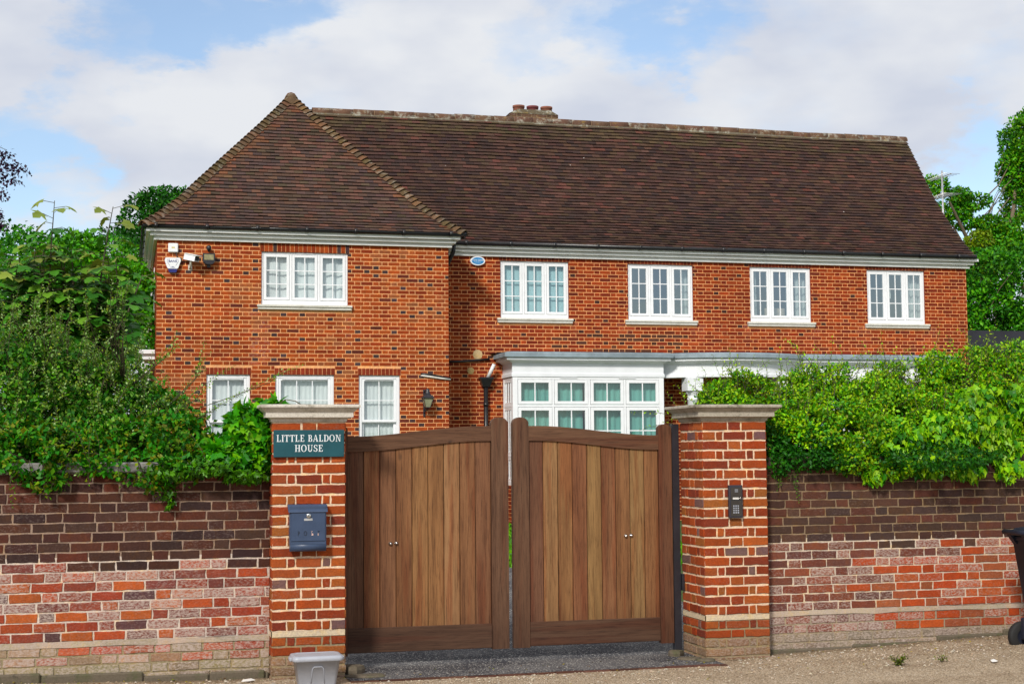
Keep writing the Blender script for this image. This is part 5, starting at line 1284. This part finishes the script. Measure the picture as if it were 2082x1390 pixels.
G_DARK = [lin(36, 80, 22), lin(48, 96, 26), lin(30, 70, 24), lin(58, 106, 30)]
G_MID = [lin(54, 110, 26), lin(70, 128, 34), lin(44, 96, 26), lin(88, 140, 40)]
G_BRIGHT = [lin(104, 148, 34), lin(124, 164, 44), lin(88, 132, 32), lin(140, 172, 58), lin(74, 116, 34)]

def tree(name, label, base, h, ells, n, size, cols, shape='fold', group=None, rad=.2, limbs=(), auto=99, **kw):
    t = thing(name, label, 'tree', base, group); mb = MB(); b = Vector(base)
    tp = limb(mb, b, b+Vector((random.uniform(-.3, .3), 0, h)), rad, rad*.45, 6, .05)
    for c, r_ in ells[:auto]:
        c = Vector(c); k = min(len(tp)-1, max(1, int(len(tp)*.55))); limb(mb, tp[k], c, rad*.4, rad*.08, 5, .1, 6)
        for _ in range(3):
            q = c+Vector([random.gauss(0, .5)*r_[i] for i in range(3)]); limb(mb, tp[k].lerp(c, random.uniform(.4, .9)), q, rad*.16, rad*.03, 4, .12, 5)
    for a, b_, r_ in limbs: limb(mb, a, b_, r_, r_*.35, 7, .05, 6)
    mb.build('trunk', MATS['bark'], t); crown('crown', ells, n, size, cols, shape, 'leaf', t, **kw); return t

TB = 'trees behind the house and shrubs'
# left, far behind the shrubs
tree('broadleaf_tree', 'broad dark green tree low against the sky at the far left', (-4, 44, .3), 6, [el(20, 600, 44, 2.6, 2.1), el(120, 640, 43, 2.2, 2.1), el(-60, 570, 45, 2.2, 1.9), el(60, 515, 44, 1.2, .6), el(190, 610, 44, 1.9, 2.0), el(40, 700, 43, 3, 2)], 26000, (.10, .19), G_MID, group=TB, seed=3, gap=-.3, gs=.8)
tree('broadleaf_tree', 'dark leafy tree rising beside the left eaves of the house', (1.2, 52, .3), 7, [el(318, 450, 52, 1.25, 1.0), el(300, 520, 52, 1.5, 1.4), el(250, 570, 51, 1.7, 1.8), el(335, 415, 52, .9, .6), el(290, 640, 51, 1.8, 1.8), el(380, 480, 52, 1.5, 1.6)], 22000, (.10, .2), G_DARK, group=TB, seed=9, gap=-.25, gs=.9)
# pale green garden tree between
tree('ash_tree', 'light green young tree with upright sprays behind the sycamore', (-.6, 30, .3), 4, [el(150, 595, 30, 1.0, 1.15), el(225, 630, 30, .9, 1.0), el(165, 525, 30, .5, .5), el(205, 535, 30, .4, .42), el(90, 615, 30, 1.0, 1.0), el(262, 640, 29, .8, 1.0), el(240, 560, 30, .5, .7)], 18000, (.07, .13), [lin(74, 132, 34), lin(92, 150, 44), lin(60, 116, 30), lin(108, 160, 52)], group=TB, seed=14, gap=-.22, gs=1.6)
# copper beech: crown mostly out of the frame
cb = thing('copper_beech', 'dark purple beech whose twig tips hang in at the left edge', 'tree', (-4.2, 20, 0)); mb = MB(); bt = limb(mb, (-4.2, 20, 0), (-4.0, 20, 6.5), .25, .12)
tips = []
for (a, b_) in (((-60, 300), (58, 352)), ((-60, 350), (40, 372)), ((-70, 330), (16, 405)), ((-60, 430), (8, 462)), ((-80, 310), (20, 312)), ((-60, 340), (30, 345)), ((-90, 380), (6, 440))):
    p = at(*a, 20); q = at(*b_, 20); m_ = p.lerp(q, .5)+Vector((0, 0, .12)); limb(mb, bt[-2], p, .06, .02, 5, .06, 5); tips.append([p, p.lerp(m_, .6), m_, q.lerp(m_, .3)+Vector((0, 0, .03)), q])
mb.build('trunk', MATS['bark'], cb)
PURP = [lin(44, 24, 46), lin(34, 20, 44), lin(54, 28, 50)]
P = np.array([p for t_ in tips for p in [t_[0].lerp(t_[-1], random.random())+Vector([random.gauss(0, .035) for _ in range(3)]) for _ in range(160)]])
leaves('foliage', P, rdir(len(P))-np.array([0, 0, .7]), rdir(len(P))+np.array([0, -.4, .5]), RNG.uniform(.035, .065, len(P)), pal(len(P), PURP), 'oval', 'leaf', cb)
crown('crown', [el(-190, 330, 20, .75, .9), el(-280, 200, 20, 1.2, 1.2)], 3000, (.04, .08), PURP, 'oval', 'leaf', cb, seed=2)
shoots(tips, .03, (.035, .06), PURP, 'oval', 'leaf', cb, .006, hubs=[t_[0] for t_ in tips])

# sycamore sapling with large lobed leaves behind the wall
sy = thing('sycamore_sapling', 'sycamore sapling with big lobed leaves between the shrubs and the house', 'tree', (-.2, 14.6, .03)); mb = MB()
SY = [lin(60, 122, 26), lin(80, 138, 32), lin(48, 106, 26), lin(104, 150, 40), lin(66, 126, 24)]
Ysy = 14.4; C, T, N, Sz, Cl = [], [], [], [], []
def sy_stem(pts, n_, sz0, sz1, tipcol=True):
    pts = [at(px, py, Ysy+dy) for px, py, dy in pts]; mb.tube(pts, [.013*(1-.75*i/(len(pts)-1)) for i in range(len(pts))], 6, cap=False)
    tot_ = len(pts)-1
    for k in range(n_):
        f = (k+.6)/n_; i = min(int(f*tot_), tot_-1); p = pts[i].lerp(pts[i+1], f*tot_-i); q = k*1.6+random.uniform(-.5, .5); sz = (sz0+(sz1-sz0)*f)*random.uniform(.8, 1.15)
        o = Vector((math.cos(q), math.sin(q)*.8-.35, .15)); e = p+o*sz*1.0; mb.tube([p, e], .0028, 4, cap=False)
        C.append(e); T.append(o+Vector((0, 0, -.55))); N.append(Vector((0, -.35, 1))+Vector([random.gauss(0, .3) for _ in range(3)])+o*.3); Sz.append(sz)
        c = np.array(random.choice(SY))*random.uniform(.8, 1.2); Cl.append(mixc(c, lin(150, 140, 66), .5) if f > .8 and tipcol else c)
sy_stem([(95, 700, .1), (100, 590, 0), (104, 500, 0), (111, 408, 0)], 26, .2, .13)
sy_stem([(190, 700, 0), (200, 600, 0), (215, 500, 0), (230, 420, 0)], 24, .2, .13)
sy_stem([(205, 720, -.1), (258, 640, -.1), (280, 585, -.1), (290, 558, -.1)], 9, .17, .13)
for _ in range(75):
    x = random.uniform(-10, 248); y = random.uniform(500, 700); sy_stem([(x+random.uniform(-30, 30), y+110, random.uniform(0, .6)), (x+random.uniform(-12, 12), y+45, random.uniform(0, .4)), (x, y, random.uniform(-.3, .3))], 11, .17, .13, random.random() < .35)
for x, y in ((20, 540), (60, 520), (145, 505), (165, 540), (235, 520), (45, 560), (125, 520), (220, 545)): sy_stem([(x+10, y+130, .2), (x+4, y+60, .1), (x, y, 0)], 13, .17, .11)
mb.build('trunk', MATS['stem'], sy); leaves('foliage', np.array(C), np.array(T), np.array(N), np.array(Sz), np.array(Cl), 'maple', 'leaf', sy)

# cotoneaster-like pale shrub, bramble and ivy on the left wall
sh = thing('garden_shrub', 'grey-green small-leaved shrub with upright shoots above the left wall', 'shrub', (-.2, 12.5, 0))
ells = [el(30, 820, 12.6, .55, .5), el(140, 810, 12.6, .45, .42), el(215, 840, 12.5, .4, .38), el(-60, 780, 12.7, .55, .55), el(100, 745, 12.8, .34, .26), el(300, 865, 12.4, .32, .30), el(60, 890, 12.3, .5, .3), el(190, 900, 12.2, .45, .28), el(255, 790, 12.6, .22, .24)]
SHC = [lin(126, 156, 92), lin(104, 142, 64), lin(156, 180, 126), lin(88, 126, 54), lin(134, 152, 76)]
crown('foliage', ells, 40000, (.030, .052), [lin(66, 116, 34), lin(50, 98, 28), lin(88, 132, 48), lin(40, 82, 24), lin(110, 140, 70)], 'oval', 'leaf', sh, rmin=.55, rough=.34, gap=-.12, gs=4.5, seed=21, cs=3.5)
P, D, _ = blob_pts(ells, 3000, .9, .15, -1, 1, 21)
ps = rand_shoots(P, D, 420, (.12, .4), .55, .7)
for a in (((90, 700), (110, 590)), ((135, 690), (150, 610)), ((225, 690), (240, 590)), ((250, 700), (250, 600)), ((60, 690), (75, 600)), ((330, 870), (480, 742)), ((350, 850), (430, 715)), ((350, 880), (620, 741)), ((300, 760), (362, 700)), ((20, 680), (30, 600)), ((240, 680), (215, 610)), ((170, 680), (180, 630))):
    (x0, y0), (x1, y1) = a; p, q = at(x0, y0, 12.2), at(x1, y1, 12.1); m_ = p.lerp(q, .5)+Vector((random.uniform(-.03, .03), 0, .04)); ps += [[p, p.lerp(m_, .5), m_, m_.lerp(q, .55)+Vector((0, 0, .015)), q]]
    for _ in range(3): 
        u_ = random.uniform(.2, .8); s_ = p.lerp(q, u_); e = s_+(q-p).normalized()*random.uniform(.08, .2)+Vector((random.gauss(0, .05), random.gauss(0, .05), random.gauss(0.02, .05))); ps.append([s_, s_.lerp(e, .5), e])
shoots(ps, .009, (.022, .04), SHC, 'oval', 'leaf', sh, .0026, hubs=[e[0] for e in ells])
br = thing('bramble_bush', 'bramble with reddish and green leaves spilling over the left wall', 'shrub', (.4, 12.0, 0))
ells = [el(330, 900, 12.0, .36, .24), el(420, 930, 12.0, .26, .18), el(375, 880, 12.3, .24, .2), el(250, 930, 11.9, .4, .22), el(100, 910, 11.95, .5, .2), el(-30, 905, 11.95, .5, .22), el(480, 940, 11.9, .24, .18), el(330, 830, 12.5, .2, .2), el(440, 915, 12.2, .16, .12), el(60, 940, 11.72, .3, .09), el(230, 945, 11.72, .3, .09), el(380, 950, 11.72, .25, .1), el(300, 975, 11.62, .14, .08), el(90, 975, 11.62, .16, .07)]
crown('foliage', ells, 22000, (.038, .066), [lin(62, 116, 34), lin(84, 128, 42), lin(106, 132, 50), lin(44, 98, 28), lin(112, 118, 54), lin(58, 120, 32), lin(50, 106, 30), lin(70, 124, 36)], 'fold', 'leaf', br, rmin=.55, rough=.34, gap=-.12, gs=5.5, seed=31, cs=4)
P, D, _ = blob_pts(ells, 2000, .95, .15, -1, 1, 31)
shoots(rand_shoots(P, D, 60, (.1, .3), .5, .6, .5)+[[at(x, 935, 11.6), at(x+random.uniform(-8, 8), 965, 11.56), at(x+random.uniform(-16, 16), y, 11.57)] for x, y in ((20, 1000), (60, 990), (110, 1010), (330, 1020), (280, 985), (180, 985), (140, 1000), (85, 1015), (240, 990), (370, 990), (310, 1000), (36, 1030))], .022, (.03, .055), [lin(92, 136, 44), lin(124, 140, 60), lin(74, 124, 38)], 'fold', 'leaf', br, .0028, hubs=[e[0] for e in ells])
iv = thing('ivy', 'glossy green ivy climbing the side of the letterbox pillar', 'climber', (1.0, 11.8, 0))
ells = [el(500, 880, 11.75, .16, .2), el(535, 850, 11.75, .1, .14), el(470, 930, 11.7, .2, .1), el(520, 930, 11.65, .12, .12), el(545, 905, 11.62, .07, .14), el(560, 825, 11.7, .05, .05)]
crown('foliage', ells, 1900, (.05, .1), [lin(70, 134, 34), lin(92, 156, 44), lin(54, 114, 30), lin(118, 170, 58)], 'ivy', 'leaf_gloss', iv, rmin=.55, rough=.2, gap=-.6, gs=4, up=.1, droop=.8, seed=41)
crown('foliage', [el(420, 950, 11.63, .25, .05), el(500, 965, 11.62, .2, .05), el(350, 960, 11.62, .2, .05), el(345, 1000, 11.60, .04, .12)], 1500, (.03, .055), [lin(70, 112, 40), lin(90, 136, 46), lin(54, 90, 34)], 'ivy', 'leaf_gloss', iv, rmin=.4, gap=-.5, gs=4, up=.1, droop=.8, seed=43)
mb = MB()
for q in (((565, 823), (580, 812), (600, 815), (612, 822)), ((420, 935), (440, 950), (470, 955)), ((440, 960), (463, 955), (466, 950)), ((500, 965), (515, 955), (520, 968))): mb.tube([at(x, y, 11.55) for x, y in q], .004, 5)
mb.build('stem', MATS['stem'], iv)

# right: bright hedge on the wall, big-leaved ivy, hanging strands
hd = thing('climbing_hedge', 'bright yellow-green honeysuckle hedge billowing over the right wall', 'hedge', (6.2, 12.2, 0))
ells = [el(1480, 840, 12.1, .30, .2), el(1590, 840, 12.2, .36, .26), el(1700, 850, 12.2, .4, .28), el(1820, 850, 12.2, .45, .30), el(1950, 850, 12.2, .45, .34), el(2090, 830, 12.2, .45, .42), el(1650, 885, 11.9, .36, .24), el(1770, 890, 11.85, .38, .24), el(1900, 880, 11.9, .42, .26),
        el(2030, 810, 12.3, .36, .3), el(1600, 880, 11.92, .24, .19), el(1720, 935, 11.72, .26, .14), el(1800, 945, 11.7, .24, .14), el(1430, 848, 12.0, .2, .08), el(1930, 800, 12.3, .28, .2), el(2060, 900, 11.9, .36, .3), el(1560, 845, 11.92, .18, .17), el(1760, 820, 12.4, .5, .22), el(1620, 790, 12.3, .16, .14), el(1480, 800, 12.2, .14, .1), el(1860, 780, 12.4, .22, .14), el(1780, 790, 12.35, .24, .14), el(1960, 770, 12.3, .2, .16), el(1540, 795, 12.25, .16, .13), el(1470, 800, 12.2, .17, .12), el(1510, 770, 12.2, .1, .08), el(1440, 815, 12.1, .12, .09), el(1700, 780, 12.4, .22, .16), el(1830, 765, 12.4, .26, .16), el(1910, 750, 12.4, .24, .15), el(1990, 740, 12.4, .24, .16), el(2070, 730, 12.4, .24, .18), el(1640, 770, 12.35, .16, .12)]
crown('foliage', ells, 105000, (.024, .046), [lin(110, 160, 34), lin(132, 176, 44), lin(80, 136, 28), lin(152, 188, 60), lin(56, 108, 24), lin(120, 160, 42), lin(136, 150, 60), lin(70, 124, 28)], 'fold', 'leaf', hd, rmin=.5, rough=.3, gap=-.16, gs=4.5, seed=51, cs=4, var=.28)
P, D, _ = blob_pts(ells, 4000, .95, .18, -1, 1, 51); up_ = P[:, 2] > 1.95; P, D = P[up_], D[up_]
ps = rand_shoots(P, D, 330, (.1, .34), .9, .7)
for a in (((1650, 740), (1595, 688)), ((1590, 760), (1588, 700)), ((1440, 820), (1395, 775)), ((1475, 790), (1450, 720)), ((1440, 810), (1425, 745)), ((1460, 790), (1475, 735)), ((1520, 780), (1535, 720)), ((1425, 830), (1385, 800)), ((1445, 800), (1410, 770)), ((1500, 790), (1490, 735)), ((1690, 760), (1755, 720)), ((1870, 740), (1880, 700)), ((1970, 740), (1975, 660)), ((1965, 720), (2010, 680)), ((1830, 740), (1850, 705)), ((2040, 700), (2075, 690)), ((1420, 845), (1350, 860)), ((1400, 850), (1285, 840)), ((1395, 868), (1300, 875)), ((1640, 760), (1660, 700)), ((1740, 750), (1760, 715)), ((1560, 770), (1550, 730)), ((1920, 730), (1935, 690)), ((2030, 730), (2040, 700))):
    (x0, y0), (x1, y1) = a; p, q = at(x0, y0, 12.1), at(x1, y1, 12.0); m_ = p.lerp(q, .5)+Vector((random.uniform(-.03, .03), 0, random.uniform(.0, .03))); ps.append([p, p.lerp(m_, .5), m_, m_.lerp(q, .5)+Vector((random.uniform(-.02, .02), 0, .01)), q])
shoots(ps, .02, (.022, .044), [lin(148, 186, 54), lin(166, 196, 72), lin(124, 170, 44), lin(160, 176, 72)], 'fold', 'leaf', hd, .003, hubs=[e[0] for e in ells])
iv2 = thing('ivy', 'large-leaved yellow-green ivy hanging over the wall near the wheelie bin', 'climber', (7, 11.8, 0))
ells = [el(1830, 890, 11.62, .24, .2, .12), el(1930, 880, 11.62, .26, .22, .12), el(2030, 880, 11.62, .26, .25, .12), el(2000, 820, 11.8, .3, .16, .14), el(1880, 940, 11.58, .2, .1, .08), el(1970, 950, 11.58, .14, .1, .08), el(2060, 955, 11.58, .16, .09, .08), el(1780, 960, 11.58, .1, .07, .06), el(1945, 930, 11.58, .1, .16, .06), el(2100, 840, 11.7, .3, .3, .14)]
crown('foliage', ells, 5200, (.045, .085), [lin(108, 158, 44), lin(132, 176, 58), lin(84, 136, 36), lin(56, 108, 30), lin(152, 188, 82)], 'ivy', 'leaf_gloss', iv2, rmin=.5, rough=.3, gap=-.3, gs=4, up=.0, droop=1.9, seed=61, cs=4)
crown('foliage', [el(1560, 900, 11.75, .16, .18), el(1640, 930, 11.68, .25, .12), el(1580, 945, 11.64, .12, .1), el(1880, 930, 11.7, .6, .12), el(1590, 930, 11.72, .2, .1), el(1680, 935, 11.72, .3, .08), el(1640, 900, 11.8, .3, .14)], 11000, (.026, .046), G_DARK, 'fold', 'leaf', iv2, rmin=.4, gap=-.3, gs=5, seed=63)
vs_ = []
for x, y0, y1 in ((1575, 930, 1000), (1583, 940, 985), (1590, 930, 990), (1618, 930, 1010), (1622, 950, 1020), (1600, 930, 975), (1690, 940, 960), (1700, 930, 965)):
    vs_.append([at(x, y0, 11.62), at(x+random.uniform(-5, 5), (y0+y1)/2, 11.60), at(x+random.uniform(-8, 8), y1, 11.61)])
vn = thing('trailing_vine', 'thin vine strands dangling down the dark wall beside the keypad pillar', 'climber', (5.4, 11.62, 1.2)); shoots(vs_, .010, (.018, .034), [lin(70, 108, 36), lin(90, 124, 44), lin(56, 90, 32)], 'fold', 'leaf', vn, .003, hubs=[v_[0] for v_ in vs_])

# right: trees beyond the house
big_l = [(tuple(at(2030, 640, 47)), tuple(at(1985, 470, 46)), .16), (tuple(at(2000, 560, 46)), tuple(at(1930, 410, 45)), .10), (tuple(at(2010, 600, 46)), tuple(at(1930, 440, 46)), .07), (tuple(at(2040, 560, 46)), tuple(at(2075, 330, 47)), .12), (tuple(at(1985, 590, 46)), tuple(at(1950, 500, 45)), .06), (tuple(at(2060, 660, 46)), tuple(at(2058, 450, 47)), .09)]
tree('robinia_tree', 'tall open-crowned tree with bare limbs showing, right of the roof', (24.5, 46, .3), 9, [el(2075, 290, 47, .75, 1.0), el(2085, 360, 47, .85, 1.0), el(2065, 420, 47, .6, .6), el(2110, 300, 47, 1.0, 1.6), el(1945, 400, 46, .6, .28), el(1985, 410, 46, .55, .3), el(1900, 380, 46, .5, .4), el(1910, 440, 46, .5, .5), el(2040, 500, 46, 1.0, .7), el(2000, 520, 46, .7, .6), el(2090, 480, 46, .9, .8), el(1960, 450, 46, .4, .3), el(2060, 350, 47, .6, .8), el(1950, 430, 46, .5, .4), el(2010, 460, 46, .6, .4)], 32000, (.09, .17), [lin(70, 126, 40), lin(90, 144, 46), lin(56, 110, 38), lin(112, 150, 52)], group=TB, seed=71, gap=-.3, gs=1.8, rmin=.35, limbs=big_l, rad=.16, auto=3)
tree('broadleaf_tree', 'dense dark green tree low behind the right gable wall', (24, 40, .3), 5, [el(2000, 560, 40, 1.0, .8), el(2060, 590, 40, 1.2, 1.1), el(1990, 630, 40, 1.1, .8), el(2090, 660, 40, 1.2, .8), el(1950, 600, 41, .9, .9), el(2020, 670, 40, 1.3, .6), el(1960, 660, 40, 1.0, .6), el(2100, 540, 41, .9, .8)], 24000, (.08, .17), [lin(52, 104, 28), lin(70, 126, 36), lin(42, 88, 26), lin(98, 150, 44), lin(80, 136, 38)], group=TB, seed=77, gap=-.25, gs=1.2)
tree('broadleaf_tree', 'yellow-green tree in front of the robinia, beyond the right verge', (22.5, 43, .3), 4, [el(1965, 515, 43, .5, .35), el(1995, 545, 43, .7, .5), el(1990, 490, 43, .5, .3), el(1975, 575, 43, .6, .4)], 7000, (.08, .15), [lin(110, 134, 44), lin(96, 124, 44), lin(124, 138, 56)], group=TB, seed=81, gap=-.1, gs=1.4)

# neighbour's low garage beyond the right end, and the aerial standing on it
gr_ = thing('garage', 'low garage with black felt roof and tiled lean-to beyond the right end', 'garage', (22, 33, HG))
mb = MB(); mb.box(18.6, 27.0, 32.2, 37.0, 4.0, 4.55); mb.box(18.9, 26.8, 32.1, 32.19, 4.02, 4.1); mb.build('flat_roof', MATS['felt'], gr_)
mb = MB()
tiles(mb, lambda u, d, z: (u, 30.6+d*.52, 3.05+(z-5.8)*.28), DM, lambda d: (18.2, 27), col_roof); mb.build('roof', MATS['tile'], gr_)
mb = MB(); panel(mb, front(30.9), 18.4, 26.8, HG-.2, 3.3, .075, .0125, flemish, col_main, MORTM); panel(mb, side_l(18.7), -36.9, -32.3, HG-.2, 4.0, .075, .0125, flemish, col_main, MORTM); mb.box(18.75, 26.8, 32.3, 36.9, HG, 3.98, OR3); mb.build('wall', MATS['house_brick'], gr_)
ae = thing('tv_aerial', 'silver television aerial on a mast rising beyond the roof verge', 'aerial', tuple(at(1918, 480, 34))); a = at(1915, 349, 34); mx_ = a.x
mb = MB(); mb.tube([(mx_, 34, 4.5), (mx_, 34, a.z+.02)], .025, 8); mb.build('mast', MATS['alu'], ae)
for zz, hw, yy in ((at(1915, 360, 34).z, .24, -.5), (at(1915, 400, 34).z, .28, .5)):
    mb = MB(); mb.tube([(mx_-.02, 34-.5, zz), (mx_+.02, 34+.6, zz)], .011, 6)
    for k in range(8): mb.tube([(mx_-hw*(1-.05*k), 34-.45+.13*k, zz+.012), (mx_+hw*(1-.05*k), 34-.45+.13*k, zz+.012)], .006, 5)
    mb.build('element_array', MATS['alu'], ae)

# weeds and fallen leaves
def weed(px, py, n_, label, h=.09):
    d = ray(px, py); k = -EYE/d.z; p = Vector((d.x*k, d.y*k, 0)); p.z = fz(p.x, p.y); t = thing('weed', label, 'weed', p, 'weeds in the gravel'); ps = []
    for i in range(n_):
        q = random.uniform(0, 6.28); e = p+Vector((math.cos(q)*h*.9, math.sin(q)*h*.6, random.uniform(.3, 1)*h)); ps.append([p, p.lerp(e, .5)+Vector((0, 0, .02)), e])
    shoots(ps, .012, (.018, .034), [lin(92, 104, 44), lin(120, 116, 58), lin(76, 96, 40)], 'fold', 'leaf', t, .002)
weed(1828, 1360, 26, 'straggly green weed growing in the gravel below the ivy-topped wall'); weed(1915, 1356, 9, 'small yellowing weed in the gravel nearer the wheelie bin', .06)
nL = 420; mb = None
xs_ = RNG.uniform(-1, 8, nL); ys_ = np.where(RNG.random(nL) < .6, RNG.uniform(11.35, 11.62, nL), RNG.uniform(10.5, 11.6, nL)); ok = ~((xs_ > 1.7) & (xs_ < 4.5) & (RNG.random(nL) < .6)); ok &= ~((ys_ > 11.45) & (((xs_ > 1.05) & (xs_ < 1.68)) | ((xs_ > 4.55) & (xs_ < 5.15)))); xs_, ys_ = xs_[ok], ys_[ok]
C = np.stack([xs_, ys_, [fz(x, y)+.012 for x, y in zip(xs_, ys_)]], 1); T = RNG.normal(size=C.shape); T[:, 2] *= .15
o = leaves('leaf_litter', C, T, np.array([[0, 0, 1.]])+RNG.normal(size=C.shape)*.2, RNG.uniform(.012, .03, len(C)), pal(len(C), [lin(176, 160, 40), lin(150, 140, 50), lin(104, 76, 44), lin(84, 60, 40), lin(120, 130, 50)]), 'oval', 'leaf', None)
tag(o, 'yellow and brown fallen leaves scattered on the gravel', 'leaf litter', kind='stuff')
# lawn blades behind the gate, seen through the gap
nG = 9000; C = np.stack([RNG.uniform(2.2, 8.5, nG), RNG.uniform(19.4, 27.6, nG), np.zeros(nG)], 1); C[:, 2] = [gz(x, y)-.03 for x, y, _ in C]
T = RNG.normal(size=C.shape)*.35+np.array([0, 0, 1]); o = leaves('lawn_grass', C, T, rdir(nG), RNG.uniform(.05, .11, nG), pal(nG, [lin(84, 130, 40), lin(104, 150, 48), lin(70, 112, 36)]), 'oval', 'leaf', None); tag(o, 'bright lawn grass glimpsed through the gap between the gates', 'grass', kind='stuff')
